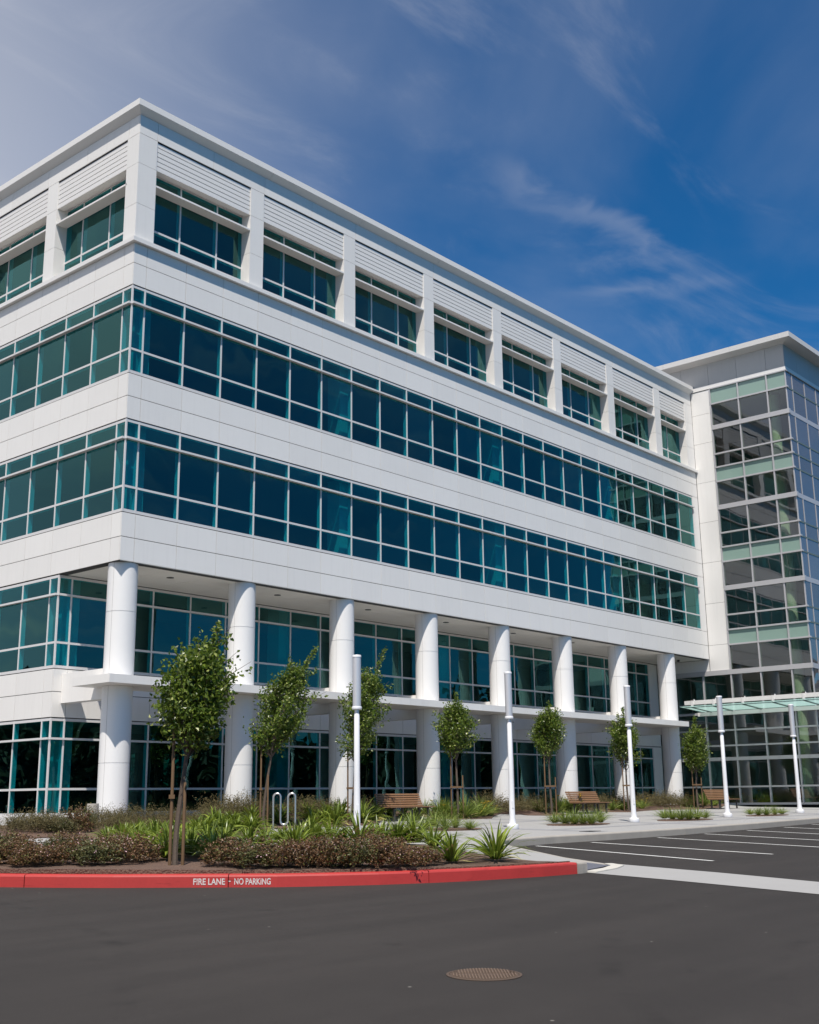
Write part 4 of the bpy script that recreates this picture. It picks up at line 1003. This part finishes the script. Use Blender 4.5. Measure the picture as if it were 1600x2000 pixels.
SP = {
'hawthorn':[(-9.56, -11.21, 0.49), (-9.46, -11.82, 0.48), (-9.02, -11.88, 0.52), (-8.93, -12.47, 0.49), (-8.52, -12.52, 0.49), (-7.77, -12.06, 0.43), (-7.88, -8.73, 0.44), (-7.16, -8.72, 0.48), (-7.15, -9.64, 0.43), (-6.47, -9.59, 0.43), (-7.68, -14.04, 0.48), (-7.64, -14.56, 0.5), (-7.38, -14.86, 0.45), (-7.0, -14.87, 0.46), (-6.85, -15.22, 0.5), (-6.54, -15.45, 0.48), (-6.23, -15.67, 0.47), (-5.99, -15.96, 0.47), (-5.51, -15.93, 0.4), (-6.66, -13.1, 0.47), (-5.73, -13.88, 0.47), (-5.06, -14.15, 0.48), (-4.6, -14.52, 0.44), (-9.8, -10.9, 0.49), (-8.22, -8.29, 0.49)],
'hawthorn_far':[(-4.14, -4.17, 0.39), (-3.66, -4.04, 0.45), (-3.18, -3.66, 0.38)],
'agapanthus':[(-5.02, -16.19, 0.52), (-4.17, -16.4, 0.48), (-6.69, -11.9, 0.52), (-6.01, -11.51, 0.46), (-6.08, -10.54, 0.48), (-5.7, -9.6, 0.46), (-5.3, -8.56, 0.44), (-4.83, -7.45, 0.39), (-4.56, -6.58, 0.36), (-3.99, -10.76, 0.44), (-3.31, -10.55, 0.43), (-4.59, -11.01, 0.43), (-3.01, -10.94, 0.47), (-2.24, -10.77, 0.42), (-2.9, -12.14, 0.46), (-2.2, -11.96, 0.45), (-1.97, -12.25, 0.45), (-1.48, -12.31, 0.44), (-2.29, -13.43, 0.43), (-4.51, -12.07, 0.44), (-4.47, -10.16, 0.4)],
'agapanthus_mid':[(-2.87, -6.4, 0.43), (-1.89, -5.85, 0.44), (-1.14, -5.56, 0.43), (-0.45, -5.29, 0.46), (0.39, -4.87, 0.45), (1.13, -4.57, 0.46), (-2.83, -5.8, 0.41), (-2.89, -5.32, 0.37), (-3.65, -7.75, 0.38), (-0.64, -4.59, 0.39), (0.24, -4.23, 0.4), (1.27, -3.64, 0.39), (-1.38, -4.77, 0.38), (4.17, -1.18, 0.44), (4.92, -1.42, 0.41)],
'agapanthus_far':[(5.46, -2.42, 0.5), (6.75, -1.59, 0.52), (5.85, -2.95, 0.5), (7.5, -2.43, 0.55), (8.86, -1.55, 0.57), (9.59, -1.2, 0.55), (7.54, -0.93, 0.47), (8.01, -1.1, 0.47), (10.14, -1.19, 0.42), (10.9, -1.2, 0.39), (11.57, -1.19, 0.39), (6.51, -1.08, 0.42)],
'heath':[(-5.09, -3.72, 0.32), (-4.78, -3.79, 0.39), (-4.48, -3.93, 0.42), (-4.21, -4.07, 0.39), (-4.22, -3.08, 0.28), (-3.86, -3.24, 0.3), (-2.56, -3.26, 0.36), (-2.09, -3.16, 0.4), (-1.67, -3.15, 0.4), (-1.24, -3.15, 0.37), (-0.79, -3.13, 0.35), (-0.31, -3.13, 0.35), (0.25, -3.03, 0.33), (-2.99, -4.19, 0.33), (-2.57, -4.29, 0.33), (-2.03, -4.25, 0.31), (-1.53, -4.28, 0.28), (0.96, -2.78, 0.31)],
'heath_far':[(3.4, -0.56, 0.4), (3.99, -0.48, 0.41), (4.53, -0.46, 0.44), (1.37, -3.08, 0.31), (4.86, -0.7, 0.41), (6.12, -0.8, 0.42), (6.74, -0.61, 0.43), (7.5, -0.33, 0.4), (8.48, -0.12, 0.34), (10.53, 1.29, 0.36), (10.47, 0.5, 0.36), (14.01, 2.79, 0.36), (15.22, 2.84, 0.36), (15.04, 1.65, 0.36), (15.86, -0.89, 0.47), (16.42, -0.94, 0.43), (17.09, -0.92, 0.48), (17.67, -0.97, 0.4), (18.54, -0.87, 0.45), (19.34, -0.74, 0.45), (22.07, -1.0, 0.39), (23.45, -0.67, 0.4), (24.48, -0.78, 0.45), (25.05, -0.83, 0.45), (27.11, -0.76, 0.42), (27.79, -0.84, 0.43), (28.78, -0.79, 0.43), (29.48, -0.87, 0.44), (30.44, -0.81, 0.4), (31.21, -0.89, 0.4), (35.47, -0.17, 0.38), (37.93, 0.35, 0.39)],
'daylily':[(12.49, -1.21, 0.36), (12.71, -1.43, 0.47), (12.89, -1.65, 0.44), (13.14, -1.99, 0.51), (13.77, -1.9, 0.55), (14.69, -1.55, 0.49), (15.24, -1.5, 0.34), (18.96, -1.1, 0.37), (19.98, -1.22, 0.42), (20.47, -1.27, 0.46), (20.76, -1.46, 0.46), (23.81, -1.33, 0.31), (24.59, -1.29, 0.36), (25.41, -1.25, 0.36), (26.38, -1.23, 0.32), (30.75, -1.01, 0.35), (31.74, -0.95, 0.4), (32.48, -1.04, 0.41), (33.14, -1.12, 0.31), (36.7, -0.99, 0.43), (37.5, -1.09, 0.49), (38.71, -1.03, 0.5), (39.82, -0.94, 0.4)],
'grass1':[(5.53, -6.17, 0.38), (5.23, -6.88, 0.37), (6.44, -6.23, 0.35), (5.3, -7.52, 0.34), (6.51, -6.9, 0.32), (5.95, -7.84, 0.31)],
'grass2':[(10.99, -7.14, 0.35), (10.83, -7.62, 0.38), (10.65, -8.06, 0.38), (10.81, -8.27, 0.35), (10.95, -8.47, 0.35), (12.17, -8.02, 0.33)],
'grass3':[(16.65, -7.7, 0.32), (16.34, -8.17, 0.36), (16.06, -8.63, 0.35), (16.21, -8.84, 0.35), (16.81, -8.82, 0.32), (17.91, -8.55, 0.29)],
'grass4':[(22.56, -7.98, 0.28), (22.14, -8.5, 0.3), (22.31, -8.73, 0.28), (23.07, -8.71, 0.26), (23.83, -8.65, 0.27)],
'flower':[(-0.55, -4.06, -0.58), (12.01, -2.21, -0.59), (10.94, -3.28, -0.62), (14.37, -0.59, -0.26), (18.85, -0.91, -0.18), (21.34, -1.16, -0.17), (20.96, -1.23, -0.34), (22.75, -1.34, -0.34), (14.8, -6.9, -0.56), (25.3, -3.14, -0.24), (25.32, -4.55, -0.41), (25.91, -4.02, -0.27), (26.34, -4.63, -0.28), (27.11, -5.77, -0.03), (27.18, -5.87, -0.03), (27.55, -6.39, -0.08), (27.42, -6.2, -0.4)],

}
hx = random.Random(3)
for k in ('hawthorn', 'agapanthus', 'agapanthus_mid', 'heath', 'heath_far', 'daylily'):
    for x, y, h in list(SP[k]):
        if k == 'hawthorn' and (x > -5.6 and y < -15): continue
        if k == 'agapanthus' and y < -13.4: continue
        if hx.random() < (1.1 if k in ('hawthorn', 'agapanthus') else .7):
            SP[k].append((round(x+hx.uniform(-.38, .38)+.12, 2), round(y+hx.uniform(-.3, .3)+.16, 2), round(h*hx.uniform(.75, 1), 2)))
haw = [shrub_mesh(30+i, 1950, .040, m_haw if i != 3 else m_hawg, .36, .42) for i in range(4)]
blo = [blossom_mesh(50+i, n, .36, .43) for i, n in enumerate((18, 46, 8, 26))]
def near_front(i, x, y):
    if y > -13.3 and x < -8.4: w = 'at the left kerb end'
    elif x < -7.9 and y < -13: w = 'just left of the fire lane wording'
    elif x < -7.2 and y < -13: w = 'above the no parking wording'
    elif y < -15.2: w = 'on the right part of the red kerb'
    elif x > -6.9 and y < -13: w = 'in the second row behind the red kerb'
    else: w = 'behind the first row at the left edge'
    return 'purplish shrub with pink blossom '+w
place('hawthorn_shrub', 'shrub', haw, [(x, y, h*((.72 if i < 6 or 9 < i < 19 or i == 23 else .55) if i < 25 else .68)) for i, (x, y, h) in enumerate(SP['hawthorn'])], near_front, 'low flowering shrubs along the red kerb', .42, lambda i, x, y: ('blossom', blo[i % 4]) if i % 5 else None, zf=mound, wide=1.42, back=.30, tall=1.0)
place('hawthorn_shrub', 'shrub', [haw[3], haw[0]], SP['hawthorn_far'], 'bushy green shrub on the island left of the corner column', 'green shrubs on the left island', .42, lambda i, x, y: ('blossom', blo[2]))
hea = [shrub_mesh(70+i, 2100, .022, m_heath, .40, .36) for i in range(3)]
place('heath_shrub', 'shrub', hea, SP['heath'], lambda i, x, y: 'brown heath cushion '+('on the left island beside the walk' if x < -3.2 else 'at the foot of the corner column'), 'brown heath cushions by the corner', .36, wide=1.15)
place('heath_shrub', 'shrub', hea, SP['heath_far'], lambda i, x, y: 'low brown heath shrub '+('between the corner column and second column' if x < 5 else 'behind the bike rack and nearest bench' if x < 12 else 'between the nearest and middle benches' if x < 20 else 'beyond the middle bench'), 'brown heath shrubs along the arcade', .36, wide=1.45, tall=1.3)
aga2 = [strap_mesh(190+i, 75, .62, .052, m_strapl, 1.7, yellow=.16) for i in range(3)]
aga = [strap_mesh(90+i, 85, .66, .036, m_strapl, 1.5, yellow=.10) for i in range(3)]
def front_aga(i, x, y):
    if i == 0: return 'large strap leaved clump second from the red kerb end'
    if i == 1: return 'strap leaved clump nearest the right end of the red kerb'
    return 'green strap leaved clump '+('beside the nearest tree' if x < -5.5 else 'on the left behind the front shrubs' if y > -9 else 'in the row between front shrubs and walk')
place('strap_leaved_clump', 'plant', aga, [(x+.13, y+.22, h) if y < -16 else (x, y, h) for x, y, h in SP['agapanthus']]+[(-6.95, -12.75, .44), (-6.6, -12.55, .46), (-7.5, -12.3, .36)], front_aga, 'strap leaved clumps in the front bed', .46, zf=mound, wide=1.2, back=.28, tall=.96)
place('strap_leaved_clump', 'plant', aga2, SP['agapanthus_mid'], lambda i, x, y: 'bright strap leaved clump '+('left of the bike rack across the walk' if x < 1 else 'around the bike rack'), 'strap leaved clumps left of the bike rack', .44, wide=1.35, tall=.92)
place('strap_leaved_clump', 'plant', aga2, SP['agapanthus_far'], lambda i, x, y: 'yellow green clump '+('behind the bench nearest the corner' if x > 8.3 else 'at the foot of the tall tree behind the lamp'), 'strap leaved clumps near the first bench', .5, wide=1.2, tall=1.1)
dly = [strap_mesh(110+i, 130, .58, .016, m_blade, .9, yellow=.08) for i in range(2)]
fl = MB()
for a in range(6):
    c, s = math.cos(a*math.pi/3), math.sin(a*math.pi/3); q = Vector((c, s, 0)); p_ = Vector((-s, c, 0)); b0 = Vector((0, 0, .50))
    fl.add([b0, b0+q*.035+p_*.02+Vector((0, 0, .035)), b0+q*.075+Vector((0, 0, .045)), b0+q*.035-p_*.02+Vector((0, 0, .035))], [(0, 1, 2, 3)])
fl.tube([(0, 0, .05), (0, 0, .5)], .004, 4, cap=False)
def flower_mesh(seed):
    rg = random.Random(seed); mb = MB()
    for k in range(2):
        a = rg.uniform(2.5, 5.5); r_ = rg.uniform(.1, .28); dz = rg.uniform(-.12, .05)
        mb.add([(v[0]+math.cos(a)*r_*(.3 if v[2] < .1 else 1), v[1]+math.sin(a)*r_*(.3 if v[2] < .1 else 1), v[2]+(dz if v[2] > .1 else 0)) for v in fl.v], fl.f)
    return mb.mesh('flower', m_yel)
fms = [flower_mesh(i) for i in range(3)]
place('daylily', 'plant', dly, SP['daylily'], lambda i, x, y: 'daylily clump '+('around the tree beside the second lamp post' if x < 16 else 'around the tree left of the middle bench' if x < 22 else 'around the tree behind the third lamp post' if x < 29 else 'around the small tree before the tower' if x < 34.5 else 'at the foot of the tower glass'), 'daylily clumps along the back of the walk', .42, lambda i, x, y: ('flower', fms[i % 3]) if i % 2 == 0 else None, tall=1.3, wide=1.35)
grs = [strap_mesh(130+i, 220, .52, .008, m_blade, 1.15, yellow=.12, base=.05) for i in range(2)]
gl = {'grass1': 'in the strip right of the nearest lamp post', 'grass2': 'in the strip between second and third lamp posts', 'grass3': 'in the strip between third and fourth lamp posts', 'grass4': 'in the strip before the farthest lamp post'}
for k, w in gl.items():
    place('fountain_grass', 'grass tuft', grs, SP[k], 'fountain grass tuft '+w, 'grass tufts '+w, .33, wide=1.2, tall=1.12)
# one yellow daylily bloom low in the left bed
# ---------------------------------------------------------------- far wood across the lot, behind the photographer: seen only in the glass
m_wood_far = leaf_mat('far_wood_leaf', (0.012, 0.022, 0.008), (0.035, 0.052, 0.018), None, .1, .7)
rg = np.random.default_rng(5); P = []; S = []
for k in range(270):
    if k < 190: az = R(rg.uniform(88, 178)); d = rg.uniform(70, 100); ox, oy = 12, 0
    elif k < 245: az = R(rg.uniform(280, 332)); d = rg.uniform(60, 85); ox, oy = 0, 8
    else: az = R(rg.uniform(25, 62)); d = rg.uniform(85, 110); ox, oy = 5, 10
    cx, cy = ox+d*math.sin(az), oy+d*math.cos(az)
    h = rg.uniform(7, 10)*(1.5 if rg.uniform() < .18 else 1); w = rg.uniform(2.5, 4.5); z0 = min(-1, zroad(cx, cy))
    for q in range(230):
        p = rg.normal(0, 1, 3); p /= np.linalg.norm(p); r_ = rg.uniform(.45, 1)
        P.append([cx+p[0]*w*r_, cy+p[1]*w*r_, z0+h*.50+p[2]*h*.50*r_]); S.append(rg.uniform(.8, 1.5))
P = np.array(P); n = len(P); U = unit(rg.normal(0, 1, (n, 3))); nr = unit(rg.normal(0, 1, (n, 3))); nr = unit(nr-U*np.sum(nr*U, 1)[:, None])
v, f, t = leafquads(P, nr, U, np.array(S), np.array(S)*.8, np.clip(rg.normal(.5, .3, n), 0, 1))
o = put('far_wood', np_mesh('far_wood', v, f, t, m_wood_far)); o['kind'] = 'stuff'
